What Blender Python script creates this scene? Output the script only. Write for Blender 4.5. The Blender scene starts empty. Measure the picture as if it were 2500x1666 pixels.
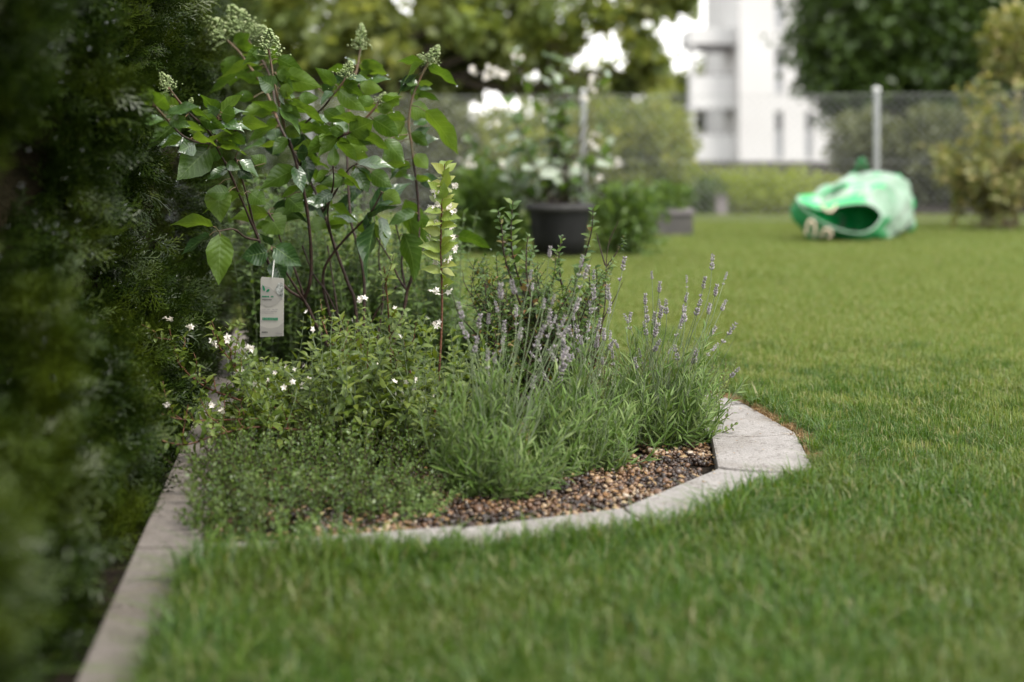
import bpy, bmesh, math, random
import numpy as np
from mathutils import Vector, Matrix, Euler, noise

random.seed(11)
rng = np.random.default_rng(11)
R = math.radians
SC = bpy.context.scene
COL = SC.collection

# ------------------------------------------------------------------ camera, sky, sun, exposure
EYE = 0.8
F = 2500 * 50 / 36.0          # photo pixels per unit slope
cam_d = bpy.data.cameras.new('camera')
cam_d.lens = 50
cam_d.sensor_width = 36
cam_d.shift_y = -(833 - 350) / 2500.0
cam_d.clip_start = 0.05
cam_d.clip_end = 600
cam_d.dof.use_dof = True
cam_d.dof.focus_distance = 3.9
cam_d.dof.aperture_fstop = 1.5
cam = bpy.data.objects.new('camera', cam_d)
cam.location = (0, 0, EYE)
cam.rotation_euler = (R(90), 0, 0)
COL.objects.link(cam)
SC.camera = cam

SUN_DIR = Vector((0.40, -0.34, 0.86)).normalized()      # towards the sun
world = bpy.data.worlds.new('World')
SC.world = world
world.use_nodes = True
wn = world.node_tree
wn.nodes.clear()
sky = wn.nodes.new('ShaderNodeTexSky')
sky.sky_type = 'NISHITA'
sky.sun_disc = False
sky.sun_elevation = math.asin(SUN_DIR.z)
sky.sun_rotation = math.atan2(SUN_DIR.x, SUN_DIR.y)
sky.air_density = 2.2
sky.dust_density = 0.3
hsv = wn.nodes.new('ShaderNodeHueSaturation')
hsv.inputs['Saturation'].default_value = 0.10
bg = wn.nodes.new('ShaderNodeBackground')
bg.inputs['Strength'].default_value = 0.135
wo = wn.nodes.new('ShaderNodeOutputWorld')
wn.links.new(sky.outputs[0], hsv.inputs['Color'])
wn.links.new(hsv.outputs[0], bg.inputs['Color'])
wn.links.new(bg.outputs[0], wo.inputs['Surface'])

sun_d = bpy.data.lights.new('sun', 'SUN')
sun_d.energy = 1.5
sun_d.angle = R(11)
sun_d.color = (1.0, 0.95, 0.88)
sun = bpy.data.objects.new('sun', sun_d)
sun.rotation_euler = SUN_DIR.to_track_quat('Z', 'Y').to_euler()
sun.location = (0, 0, 10)
COL.objects.link(sun)

SC.view_settings.view_transform = 'Standard'
SC.view_settings.look = 'None'
SC.view_settings.exposure = 1.5
SC.view_settings.gamma = 1.0
SC.view_settings.use_curve_mapping = False
SC.cycles.use_denoising = True
SC.cycles.max_bounces = 10
SC.cycles.transparent_max_bounces = 8


# ------------------------------------------------------------------ helpers
def W(px, py, d):
    return Vector(((px - 1250) / F * d, d, EYE - (py - 350) / F * d))


def G(px, py, z=0.0):
    d = (EYE - z) * F / (py - 350)
    return Vector(((px - 1250) / F * d, d, z))


def tag(o, label=None, cat=None, group=None, kind=None):
    if label: o['label'] = label
    if cat: o['category'] = cat
    if group: o['group'] = group
    if kind: o['kind'] = kind
    return o


def empty(name, loc, label, cat, group=None):
    o = bpy.data.objects.new(name, None)
    o.empty_display_size = 0.1
    o.location = loc
    COL.objects.link(o)
    return tag(o, label, cat, group)


def link(name, me, parent=None, mat4=None):
    o = bpy.data.objects.new(name, me)
    COL.objects.link(o)
    if parent is not None:
        o.parent = parent
        o.matrix_parent_inverse = world_of(parent).inverted()
    if mat4 is not None:
        o.matrix_basis = mat4
    return o


def world_of(o):
    m = Matrix.LocRotScale(o.location, o.rotation_euler, o.scale)
    if o.parent is not None:
        m = world_of(o.parent) @ o.matrix_parent_inverse @ m
    return m


class MB:
    """collects geometry with a per-vertex vector attribute (random, u, v)"""
    def __init__(s):
        s.v, s.a, s.f3, s.f4, s.n = [], [], [], [], 0

    def add(s, V, Fc, A=None):
        V = np.asarray(V, float).reshape(-1, 3)
        Fc = np.asarray(Fc, int)
        if A is None:
            A = np.zeros_like(V)
        s.v.append(V); s.a.append(np.asarray(A, float).reshape(-1, 3))
        (s.f3 if Fc.shape[1] == 3 else s.f4).append(Fc + s.n)
        s.n += len(V)

    def mesh(s, name, mat, smooth=True):
        me = bpy.data.meshes.new(name)
        V = np.concatenate(s.v); A = np.concatenate(s.a)
        f3 = np.concatenate(s.f3) if s.f3 else np.zeros((0, 3), int)
        f4 = np.concatenate(s.f4) if s.f4 else np.zeros((0, 4), int)
        loops = np.concatenate([f3.ravel(), f4.ravel()])
        tot = np.concatenate([np.full(len(f3), 3), np.full(len(f4), 4)])
        start = np.concatenate([[0], np.cumsum(tot)[:-1]])
        me.vertices.add(len(V)); me.vertices.foreach_set('co', V.ravel())
        me.loops.add(len(loops)); me.loops.foreach_set('vertex_index', loops)
        me.polygons.add(len(tot))
        me.polygons.foreach_set('loop_start', start)
        me.polygons.foreach_set('loop_total', tot)
        me.polygons.foreach_set('use_smooth', np.full(len(tot), smooth))
        at = me.attributes.new('leaf', 'FLOAT_VECTOR', 'POINT')
        at.data.foreach_set('vector', A.ravel())
        me.update(calc_edges=True)
        if mat: me.materials.append(mat)
        return me

    def build(s, name, mat, parent=None, smooth=True, kind=None):
        o = link(name, s.mesh(name, mat, smooth), parent)
        if kind: o['kind'] = kind
        return o


def unit(a):
    return a / np.maximum(np.linalg.norm(a, axis=-1, keepdims=True), 1e-9)


def add_leaves(mb, tm, P, T, N, S, rnd=None, wid=None):
    P, T, N = (np.asarray(x, float).reshape(-1, 3) for x in (P, T, N))
    S = np.broadcast_to(np.asarray(S, float), (len(P),))
    T = unit(T); X = unit(np.cross(T, N)); N = np.cross(X, T)
    V, Fc, UV = tm
    if rnd is None: rnd = rng.random(len(P))
    if wid is None: wid = np.ones(len(P))
    k, n = len(P), len(V)
    out = P[:, None] + S[:, None, None] * ((V[None, :, 0] * wid[:, None])[..., None] * X[:, None] + V[None, :, 1, None] * T[:, None] + V[None, :, 2, None] * N[:, None])
    A = np.zeros((k, n, 3)); A[..., 0] = rnd[:, None]; A[..., 1:] = UV[None]
    Fa = (Fc[None] + (np.arange(k) * n)[:, None, None]).reshape(-1, Fc.shape[1])
    mb.add(out.reshape(-1, 3), Fa, A.reshape(-1, 3))


def leaf_tm(w=0.5, nu=6, nv=2, fold=0.25, droop=0.2, power=0.85, serr=0.0, wave=0.0, seed=0):
    """unit-length leaf along +Y, upper face +Z; nv quads on each side of the midrib"""
    r = random.Random(seed)
    V, UV, Fc = [], [], []
    vs = np.linspace(-1, 1, 2 * nv + 1)
    ph = r.random() * 6
    for i in range(nu + 1):
        u = i / nu
        hw = 0.5 * w * max(0.02, math.sin(math.pi * u ** power) ** 0.85 * (1 - 0.42 * u ** 2.5))
        hw *= 1 + (serr if i % 2 else -serr)
        for v in vs:
            x = v * hw
            z = fold * abs(x) - droop * u * u - 0.18 * fold * (abs(v) ** 2) * hw + wave * math.sin(ph + 9 * u) * v * hw
            V.append((x, u - 0.25 * droop * u * u, z)); UV.append((u, v))
    m = len(vs)
    for i in range(nu):
        for j in range(m - 1):
            a = i * m + j
            Fc.append((a, a + 1, a + m + 1, a + m))
    return np.array(V), np.array(Fc), np.array(UV)


DIAMOND = (np.array([(0, 0, 0), (0.3, 0.45, 0.06), (0, 1, -0.1), (-0.3, 0.45, 0.06)], float),
           np.array([(0, 1, 2, 3)]), np.array([(0, 0), (.5, 1), (1, 0), (.5, -1)], float))
BROAD = (np.array([(0, 0, 0), (0.42, 0.35, 0.08), (0.25, .75, 0.02), (0, 1, -0.12), (-0.25, .75, 0.02), (-0.42, 0.35, 0.08)], float),
         np.array([(0, 1, 2, 3), (0, 3, 4, 5)]), np.array([(0, 0), (.4, 1), (.7, 1), (1, 0), (.7, -1), (.4, -1)], float))


def tube(mb, pts, rad, sides=6, rnd=0.5, cap=True):
    pts = np.asarray([tuple(p) for p in pts], float)
    n = len(pts)
    rad = np.broadcast_to(np.asarray(rad, float), (n,)) if not np.isscalar(rad) else np.full(n, rad)
    tan = np.gradient(pts, axis=0); tan = unit(tan)
    ref = np.array([0.0, 1, 0]) if abs(tan[0][1]) < .8 else np.array([1.0, 0, 0])
    V, A = [], []
    x = unit(np.cross(ref, tan[0]))
    for i in range(n):
        x = unit(x - tan[i] * np.dot(x, tan[i])); y = np.cross(tan[i], x)
        for k in range(sides):
            th = 2 * math.pi * k / sides
            V.append(pts[i] + rad[i] * (math.cos(th) * x + math.sin(th) * y)); A.append((rnd, i / max(1, n - 1), k / sides))
    Fc = []
    for i in range(n - 1):
        for k in range(sides):
            k2 = (k + 1) % sides
            Fc.append((i * sides + k, i * sides + k2, (i + 1) * sides + k2, (i + 1) * sides + k))
    mb.add(V, Fc, A)
    if cap:
        for i, flip in ((0, 1), (n - 1, 0)):
            c = pts[i]; ring = [V[i * sides + k] for k in range(sides)]
            Vc = ring + [c]
            Fc = [((k + 1) % sides, k, sides) if flip else (k, (k + 1) % sides, sides) for k in range(sides)]
            mb.add(Vc, Fc, [(rnd, 0, 0)] * (sides + 1))


def box(mb, lo, hi, rnd=0.5):
    (x0, y0, z0), (x1, y1, z1) = lo, hi
    V = [(x0, y0, z0), (x1, y0, z0), (x1, y1, z0), (x0, y1, z0), (x0, y0, z1), (x1, y0, z1), (x1, y1, z1), (x0, y1, z1)]
    mb.add(V, [(0, 3, 2, 1), (4, 5, 6, 7), (0, 1, 5, 4), (1, 2, 6, 5), (2, 3, 7, 6), (3, 0, 4, 7)], [(rnd, 0, 0)] * 8)


def smooth_path(pts, n=4):
    """Catmull-Rom through pts"""
    P = [Vector(p) for p in pts]
    P = [P[0] * 2 - P[1]] + P + [P[-1] * 2 - P[-2]]
    out = []
    for i in range(1, len(P) - 2):
        for k in range(n):
            t = k / n
            out.append(0.5 * ((2 * P[i]) + (P[i + 1] - P[i - 1]) * t + (2 * P[i - 1] - 5 * P[i] + 4 * P[i + 1] - P[i + 2]) * t * t + (3 * P[i] - P[i - 1] - 3 * P[i + 1] + P[i + 2]) * t ** 3))
    out.append(P[-2])
    return out


def ico(sub=1):
    bm = bmesh.new(); bmesh.ops.create_icosphere(bm, subdivisions=sub, radius=1)
    bm.verts.ensure_lookup_table()
    V = np.array([v.co[:] for v in bm.verts]); Fc = np.array([[v.index for v in f.verts] for f in bm.faces])
    bm.free()
    return V, Fc


ICO1 = ico(1); ICO2 = ico(2); ICO3 = ico(3)


def inside(poly, P):
    P = np.asarray(P, float); x, y = P[:, 0], P[:, 1]
    c = np.zeros(len(P), bool); q = np.asarray(poly, float)
    j = len(q) - 1
    for i in range(len(q)):
        xi, yi = q[i]; xj, yj = q[j]
        with np.errstate(divide='ignore', invalid='ignore'):
            hit = ((yi > y) != (yj > y)) & (x < (xj - xi) * (y - yi) / (yj - yi + 1e-12) + xi)
        c ^= hit; j = i
    return c


def dist_poly(poly, P, closed=True):
    P = np.asarray(P, float)[:, :2]; q = np.asarray(poly, float)
    best = np.full(len(P), 1e9)
    for i in range(len(q) if closed else len(q) - 1):
        a, b = q[i], q[(i + 1) % len(q)]
        ab = b - a
        t = np.clip(((P - a) @ ab) / (ab @ ab + 1e-12), 0, 1)
        best = np.minimum(best, np.linalg.norm(P - (a + t[:, None] * ab), axis=1))
    return best


# ------------------------------------------------------------------ materials
def nodes_of(name):
    m = bpy.data.materials.new(name); m.use_nodes = True
    nt = m.node_tree; nt.nodes.clear()
    out = nt.nodes.new('ShaderNodeOutputMaterial')
    return m, nt, out


def ramp(nt, stops, fac):
    r = nt.nodes.new('ShaderNodeValToRGB')
    el = r.color_ramp.elements
    while len(el) < len(stops): el.new(0.5)
    for e, (p, c) in zip(el, stops):
        e.position = p; e.color = (*c, 1)
    nt.links.new(fac, r.inputs[0])
    return r.outputs[0]


def math_n(nt, op, a, b=None, c=None):
    n = nt.nodes.new('ShaderNodeMath'); n.operation = op
    for i, x in enumerate((a, b, c)):
        if x is None: continue
        if isinstance(x, (int, float)): n.inputs[i].default_value = x
        else: nt.links.new(x, n.inputs[i])
    return n.outputs[0]


def noise_n(nt, scale, detail=3, vec=None, rough=0.5):
    n = nt.nodes.new('ShaderNodeTexNoise'); n.inputs['Scale'].default_value = scale
    n.inputs['Detail'].default_value = detail; n.inputs['Roughness'].default_value = rough
    if vec is not None: nt.links.new(vec, n.inputs['Vector'])
    return n.outputs['Fac']


def mixcol(nt, fac, a, b, mode='MIX'):
    n = nt.nodes.new('ShaderNodeMix'); n.data_type = 'RGBA'; n.blend_type = mode
    for s, x in ((0, fac), (6, a), (7, b)):
        if isinstance(x, (int, float)): n.inputs[s].default_value = x
        elif isinstance(x, tuple): n.inputs[s].default_value = (*x, 1)
        else: nt.links.new(x, n.inputs[s])
    return n.outputs[2]


def foliage(name, stops, rough=0.4, trans=0.35, spec=0.5, vein=0.0, worldvar=None, tcol=(1.25, 1.25, 0.6), objrand=False, coat=0.0, wet=0.0):
    m, nt, out = nodes_of(name)
    L = nt.links.new
    at = nt.nodes.new('ShaderNodeAttribute'); at.attribute_name = 'leaf'
    sep = nt.nodes.new('ShaderNodeSeparateXYZ'); L(at.outputs['Vector'], sep.inputs[0])
    rnd = sep.outputs[0]
    if objrand:
        oi = nt.nodes.new('ShaderNodeObjectInfo')
        rnd = math_n(nt, 'FRACT', math_n(nt, 'ADD', rnd, oi.outputs['Random']))
    col = ramp(nt, stops, rnd)
    geo = nt.nodes.new('ShaderNodeNewGeometry')
    if worldvar:
        f = noise_n(nt, worldvar[0], 4, geo.outputs['Position'])
        f = ramp(nt, [(worldvar[2], (0, 0, 0)), (worldvar[3], (1, 1, 1))], f)
        col = mixcol(nt, math_n(nt, 'MULTIPLY', f, worldvar[4]), col, worldvar[1])
    pr = nt.nodes.new('ShaderNodeBsdfPrincipled')
    pr.inputs['Roughness'].default_value = rough
    pr.inputs['Specular IOR Level'].default_value = spec
    pr.inputs['Coat Weight'].default_value = coat
    pr.inputs['Coat Roughness'].default_value = 0.14
    if coat > .8: pr.inputs['Coat IOR'].default_value = 1.75
    if vein:
        u, v = sep.outputs[1], sep.outputs[2]
        av = math_n(nt, 'ABSOLUTE', v)
        ph = math_n(nt, 'MULTIPLY', math_n(nt, 'SUBTRACT', u, math_n(nt, 'MULTIPLY', av, 0.2)), 8.0)
        tri = math_n(nt, 'ABSOLUTE', math_n(nt, 'SUBTRACT', math_n(nt, 'FRACT', ph), 0.5))
        side = math_n(nt, 'GREATER_THAN', tri, 0.44)
        mid = math_n(nt, 'LESS_THAN', av, 0.045)
        vm = math_n(nt, 'MAXIMUM', math_n(nt, 'MULTIPLY', side, 0.5), mid)
        col = mixcol(nt, math_n(nt, 'MULTIPLY', vm, vein), col, (0.20, 0.30, 0.10))
        bp = nt.nodes.new('ShaderNodeBump'); bp.inputs['Strength'].default_value = 0.35; bp.inputs['Distance'].default_value = 0.003
        nz = noise_n(nt, 90, 3, geo.outputs['Position'])
        h = math_n(nt, 'ADD', math_n(nt, 'MULTIPLY', tri, -1.2), math_n(nt, 'MULTIPLY', nz, 1.2))
        L(h, bp.inputs['Height']); L(bp.outputs[0], pr.inputs['Normal'])
        mott = noise_n(nt, 35, 4, geo.outputs['Position'])
        col = mixcol(nt, 0.35, col, ramp(nt, [(0.35, (.45, .45, .45)), (0.65, (.62, .62, .55))], mott), 'OVERLAY')
    L(col, pr.inputs['Base Color'])
    tr = nt.nodes.new('ShaderNodeBsdfTranslucent')
    L(mixcol(nt, 1.0, col, tcol, 'MULTIPLY'), tr.inputs['Color'])
    mx = nt.nodes.new('ShaderNodeMixShader'); mx.inputs[0].default_value = trans
    L(pr.outputs[0], mx.inputs[1]); L(tr.outputs[0], mx.inputs[2]); L(mx.outputs[0], out.inputs[0])
    return m


def plain(name, col, rough=0.6, spec=0.5, var=None, scale=20, bump=0.0, metal=0.0, bscale=None):
    m, nt, out = nodes_of(name)
    L = nt.links.new
    pr = nt.nodes.new('ShaderNodeBsdfPrincipled')
    pr.inputs['Roughness'].default_value = rough; pr.inputs['Specular IOR Level'].default_value = spec; pr.inputs['Metallic'].default_value = metal
    tc = nt.nodes.new('ShaderNodeTexCoord')
    if var is not None:
        f = noise_n(nt, scale, 5, tc.outputs['Object'], 0.6)
        L(ramp(nt, [(0.3, col), (0.7, var)], f), pr.inputs['Base Color'])
    else:
        pr.inputs['Base Color'].default_value = (*col, 1)
    if bump:
        bp = nt.nodes.new('ShaderNodeBump'); bp.inputs['Strength'].default_value = bump; bp.inputs['Distance'].default_value = 0.01
        L(noise_n(nt, bscale or scale * 3, 4, tc.outputs['Object']), bp.inputs['Height']); L(bp.outputs[0], pr.inputs['Normal'])
    L(pr.outputs[0], out.inputs[0])
    return m


def stone_mat(name, a, b, pit, rough=0.85):
    m, nt, out = nodes_of(name)
    L = nt.links.new
    geo = nt.nodes.new('ShaderNodeNewGeometry')
    pos = geo.outputs['Position']
    base = ramp(nt, [(0.3, a), (0.7, b)], noise_n(nt, 9, 6, pos, 0.65))
    f1 = noise_n(nt, 85, 4, pos, 0.75)
    spots = ramp(nt, [(0.37, (1, 1, 1)), (0.45, (0, 0, 0))], f1)
    patch = ramp(nt, [(0.35, (.15, .15, .15)), (0.65, (1, 1, 1))], noise_n(nt, 14, 3, pos))
    fac = math_n(nt, 'MULTIPLY', spots, patch)
    col = mixcol(nt, math_n(nt, 'MULTIPLY', fac, 0.85), base, pit)
    col = mixcol(nt, math_n(nt, 'MULTIPLY', ramp(nt, [(0.52, (0, 0, 0)), (0.70, (1, 1, 1))], noise_n(nt, 5.5, 5, pos, 0.6)), 0.55), col, (0.12, 0.10, 0.075))
    fine = ramp(nt, [(0.4, (.33, .33, .33)), (0.6, (.64, .64, .64))], noise_n(nt, 230, 2, pos))
    col = mixcol(nt, 0.6, col, fine, 'OVERLAY')
    pr = nt.nodes.new('ShaderNodeBsdfPrincipled'); pr.inputs['Roughness'].default_value = rough
    L(col, pr.inputs['Base Color'])
    bp = nt.nodes.new('ShaderNodeBump'); bp.inputs['Strength'].default_value = 0.7; bp.inputs['Distance'].default_value = 0.004
    L(math_n(nt, 'SUBTRACT', f1, math_n(nt, 'MULTIPLY', fac, 0.6)), bp.inputs['Height']); L(bp.outputs[0], pr.inputs['Normal'])
    L(pr.outputs[0], out.inputs[0])
    return m


M = {}
M['soil'] = plain('soil', (0.007, 0.005, 0.003), 0.95, 0.15, (0.020, 0.014, 0.009), 30, 0.8)
M['lawn_soil'] = plain('lawn_soil', (0.030, 0.035, 0.012), 0.95, 0.1, (0.06, 0.055, 0.025), 6, 0.5)
M['stone'] = stone_mat('edging_stone', (0.22, 0.203, 0.188), (0.305, 0.283, 0.264), (0.085, 0.052, 0.038))
M['concrete'] = stone_mat('kerb_concrete', (0.135, 0.116, 0.100), (0.175, 0.152, 0.132), (0.10, 0.085, 0.07))
M['grass'] = foliage('grass_blade', [(0.0, (0.032, 0.082, 0.008)), (0.45, (0.064, 0.135, 0.012)), (0.84, (0.105, 0.172, 0.022)), (0.90, (0.21, 0.21, 0.085)), (1.0, (0.36, 0.33, 0.19))],
                     rough=0.45, trans=0.38, spec=0.45, worldvar=(1.6, (0.150, 0.160, 0.035), 0.46, 0.72, 0.55), tcol=(1.4, 1.35, 0.55))
M['grass_far'] = foliage('lightened_dry_blade', [(0.0, (0.105, 0.170, 0.026)), (0.5, (0.160, 0.220, 0.044)), (0.8, (0.23, 0.26, 0.08)), (1.0, (0.36, 0.31, 0.16))],  # dry blades, with grazing light and distance veil put into their paler colour
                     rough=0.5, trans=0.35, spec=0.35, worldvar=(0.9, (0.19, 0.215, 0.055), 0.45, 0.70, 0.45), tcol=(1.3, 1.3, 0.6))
M['dry_grass'] = foliage('dry_thatch', [(0, (0.22, 0.11, 0.045)), (0.5, (0.30, 0.19, 0.09)), (1, (0.42, 0.34, 0.2))], rough=0.8, trans=0.2, spec=0.2, tcol=(1, 1, .8))
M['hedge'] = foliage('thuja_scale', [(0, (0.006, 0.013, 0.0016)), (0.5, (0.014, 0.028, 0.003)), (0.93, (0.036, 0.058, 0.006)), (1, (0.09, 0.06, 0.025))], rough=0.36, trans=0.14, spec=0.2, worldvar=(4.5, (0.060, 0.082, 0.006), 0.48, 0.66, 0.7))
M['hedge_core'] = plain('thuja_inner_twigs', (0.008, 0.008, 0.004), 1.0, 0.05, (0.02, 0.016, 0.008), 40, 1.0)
M['hyd'] = foliage('hydrangea_leaf', [(0, (0.050, 0.100, 0.014)), (0.5, (0.078, 0.145, 0.020)), (1, (0.115, 0.185, 0.030))], rough=0.36, trans=0.43, spec=0.5, vein=0.35, objrand=True, tcol=(1.35, 1.3, 0.5))
M['hyd_dark'] = foliage('hydrangea_old_leaf', [(0, (0.016, 0.042, 0.012)), (1, (0.030, 0.072, 0.018))], rough=0.28, trans=0.16, spec=0.55, vein=0.35, objrand=True, coat=0.15)
M['hyd_wet'] = foliage('hydrangea_wet_leaf', [(0, (0.034, 0.078, 0.016)), (1, (0.060, 0.115, 0.024))], rough=0.30, trans=0.2, spec=0.8, vein=0.3, objrand=True, coat=0.6)
M['bark'] = plain('dark_bark', (0.020, 0.012, 0.009), 0.6, 0.4, (0.055, 0.028, 0.018), 60, 0.4)
M['red_bark'] = plain('red_brown_bark', (0.055, 0.022, 0.012), 0.6, 0.35, (0.14, 0.055, 0.026), 60, 0.3)
M['young_stem'] = plain('young_stem', (0.13, 0.065, 0.04), 0.5, 0.4, (0.11, 0.10, 0.05), 40, 0.2)
M['panicle'] = foliage('hydrangea_bud', [(0, (0.17, 0.23, 0.075)), (0.6, (0.26, 0.33, 0.13)), (1, (0.42, 0.46, 0.24))], rough=0.5, trans=0.15)
M['deutzia'] = foliage('small_shrub_leaf', [(0, (0.062, 0.104, 0.014)), (0.5, (0.105, 0.155, 0.022)), (1, (0.17, 0.215, 0.038))], rough=0.36, trans=0.36, vein=0.15, tcol=(1.5, 1.4, 0.5))
M['yellow_leaf'] = foliage('yellow_green_leaf', [(0, (0.13, 0.20, 0.030)), (0.7, (0.20, 0.26, 0.05)), (1, (0.27, 0.28, 0.07))], rough=0.4, trans=0.36, vein=0.2, objrand=True, tcol=(1.3, 1.3, 0.5))
M['petal'] = foliage('white_petal', [(0, (0.72, 0.66, 0.58)), (1, (0.86, 0.82, 0.76))], rough=0.6, trans=0.3, spec=0.3, tcol=(1, 1, .95))
M['cover'] = foliage('ground_cover_leaf', [(0, (0.044, 0.084, 0.012)), (0.5, (0.072, 0.125, 0.018)), (1, (0.125, 0.18, 0.036))], rough=0.34, trans=0.28, spec=0.4)
M['lav_leaf'] = foliage('lavender_leaf', [(0, (0.064, 0.122, 0.016)), (0.5, (0.098, 0.165, 0.030)), (1, (0.19, 0.245, 0.085))], rough=0.55, trans=0.25, spec=0.35, tcol=(1.2, 1.25, 0.6))
M['lav_stem'] = plain('lavender_stem', (0.10, 0.145, 0.06), 0.6, 0.3, (0.17, 0.20, 0.12), 30)
M['lav_flower'] = foliage('lavender_calyx', [(0, (0.19, 0.165, 0.185)), (0.5, (0.29, 0.255, 0.28)), (0.8, (0.40, 0.365, 0.37)), (1, (0.24, 0.24, 0.16))], rough=0.8, trans=0.1, spec=0.2, tcol=(1, 1, 1))
M['spirea'] = foliage('spirea_leaf', [(0, (0.036, 0.078, 0.014)), (0.55, (0.070, 0.128, 0.020)), (0.9, (0.11, 0.165, 0.03)), (1, (0.22, 0.10, 0.035))], rough=0.36, trans=0.34, vein=0.15, tcol=(1.4, 1.4, .5))
M['pale_plant'] = foliage('soft_green_leaf', [(0, (0.06, 0.115, 0.022)), (1, (0.14, 0.21, 0.050))], rough=0.5, trans=0.4)
M['olive'] = foliage('maple_leaf', [(0, (0.085, 0.125, 0.028)), (0.4, (0.165, 0.215, 0.058)), (0.75, (0.26, 0.30, 0.10)), (1, (0.40, 0.40, 0.17))], rough=0.45, trans=0.58, worldvar=(0.6, (0.23, 0.26, 0.09), 0.48, 0.62, 0.5), tcol=(1.4, 1.3, .6))
M['dark_tree'] = foliage('dark_tree_leaf', [(0, (0.028, 0.055, 0.010)), (0.6, (0.060, 0.105, 0.018)), (1, (0.11, 0.16, 0.032))], rough=0.4, trans=0.25, worldvar=(0.35, (0.062, 0.10, 0.022), 0.4, 0.7, 0.6))
M['brown_tree'] = foliage('brown_green_leaf', [(0, (0.065, 0.080, 0.032)), (1, (0.15, 0.165, 0.068))], rough=0.5, trans=0.3)
M['lime'] = foliage('lime_leaf', [(0, (0.20, 0.26, 0.025)), (1, (0.33, 0.38, 0.06))], rough=0.45, trans=0.4)
M['shrub_lt'] = foliage('pale_shrub_leaf', [(0, (0.11, 0.14, 0.03)), (0.6, (0.20, 0.21, 0.055)), (1, (0.38, 0.32, 0.14))], rough=0.45, trans=0.4)
M['pot_leaf'] = foliage('potted_leaf', [(0, (0.050, 0.10, 0.020)), (1, (0.11, 0.17, 0.035))], rough=0.3, trans=0.4, objrand=True, coat=0.3)
M['pot_pale'] = foliage('gloss_whitened_leaf', [(0, (0.30, 0.38, 0.26)), (1, (0.58, 0.62, 0.52))], rough=0.35, trans=0.35, objrand=True, coat=0.3, tcol=(1, 1, .85))  # sky reflections on glossy leaves put into the leaf colour as white
M['trunk'] = plain('trunk_bark', (0.035, 0.028, 0.02), 0.9, 0.2, (0.075, 0.06, 0.045), 8, 0.6)
M['white'] = plain('white_render', (0.56, 0.542, 0.52), 0.8, 0.3, (0.62, 0.605, 0.585), 0.25)
M['offwhite'] = plain('grey_white_panel', (0.55, 0.54, 0.525), 0.7, 0.3, (0.62, 0.61, 0.59), 0.8)
M['glass'] = plain('dark_glass', (0.10, 0.105, 0.11), 0.1, 0.6)
M['frost'] = plain('pale_glass', (0.45, 0.46, 0.47), 0.25, 0.5)
M['grey_trim'] = plain('grey_trim', (0.28, 0.265, 0.27), 0.6)
M['steel'] = plain('galvanised_steel', (0.30, 0.305, 0.30), 0.45, 0.5, (0.38, 0.39, 0.38), 25, 0.0, 0.6)
M['cap'] = plain('bright_cap', (0.6, 0.6, 0.58), 0.25, 0.8)
M['wire'] = plain('wire_steel', (0.36, 0.365, 0.35), 0.5, 0.5, None, 20, 0, 0.5)
M['black_pot'] = plain('black_plastic', (0.006, 0.006, 0.006), 0.55, 0.25, (0.010, 0.010, 0.010), 15, 0.1)
M['pot_rim'] = plain('dusty_black_plastic', (0.025, 0.024, 0.023), 0.6, 0.3, (0.04, 0.038, 0.036), 15)
M['bag_out'] = None
M['bag_in'] = plain('bag_green_inside', (0.012, 0.36, 0.10), 0.45, 0.4, (0.02, 0.44, 0.13), 6)
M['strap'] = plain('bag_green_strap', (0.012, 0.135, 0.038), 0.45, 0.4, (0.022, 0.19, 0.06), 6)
M['cream'] = plain('cream_handle', (0.62, 0.47, 0.34), 0.6, 0.4, (0.72, 0.58, 0.45), 20)
M['greystone'] = plain('grey_planter', (0.07, 0.066, 0.062), 0.85, 0.3, (0.12, 0.11, 0.10), 5, 0.3)
M['mauve'] = plain('grey_post_paint', (0.16, 0.14, 0.145), 0.7, 0.3, (0.19, 0.17, 0.17), 6)
M['sand'] = plain('pale_path_gravel', (0.30, 0.27, 0.18), 0.95, 0.2, (0.40, 0.36, 0.26), 8, 0.5)
M['card'] = plain('tag_card', (0.46, 0.435, 0.39), 0.45, 0.4)
M['card_grey'] = plain('tag_grey_print', (0.36, 0.34, 0.31), 0.45, 0.4)
M['print_green'] = plain('tag_green_print', (0.01, 0.20, 0.09), 0.5)
M['print_dark'] = plain('tag_dark_print', (0.10, 0.10, 0.10), 0.5)
M['tag_photo'] = plain('tag_flower_photo', (0.02, 0.025, 0.02), 0.4, 0.4, (0.65, 0.66, 0.62), 120)
M['string'] = plain('tag_string', (0.55, 0.55, 0.5), 0.5)
M['water'] = None


def bag_mat():
    m, nt, out = nodes_of('bag_woven_plastic')
    L = nt.links.new
    tc = nt.nodes.new('ShaderNodeTexCoord')
    pr = nt.nodes.new('ShaderNodeBsdfPrincipled')
    f = noise_n(nt, 5, 5, tc.outputs['Object'], 0.6)
    L(ramp(nt, [(0.25, (0.06, 0.17, 0.08)), (0.5, (0.16, 0.27, 0.175)), (0.8, (0.30, 0.38, 0.31))], f), pr.inputs['Base Color'])
    pr.inputs['Roughness'].default_value = 0.38
    pr.inputs['Sheen Weight'].default_value = 0.3
    bp = nt.nodes.new('ShaderNodeBump'); bp.inputs['Strength'].default_value = 0.5; bp.inputs['Distance'].default_value = 0.03
    L(noise_n(nt, 9, 4, tc.outputs['Object']), bp.inputs['Height']); L(bp.outputs[0], pr.inputs['Normal'])
    L(pr.outputs[0], out.inputs[0])
    return m


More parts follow.
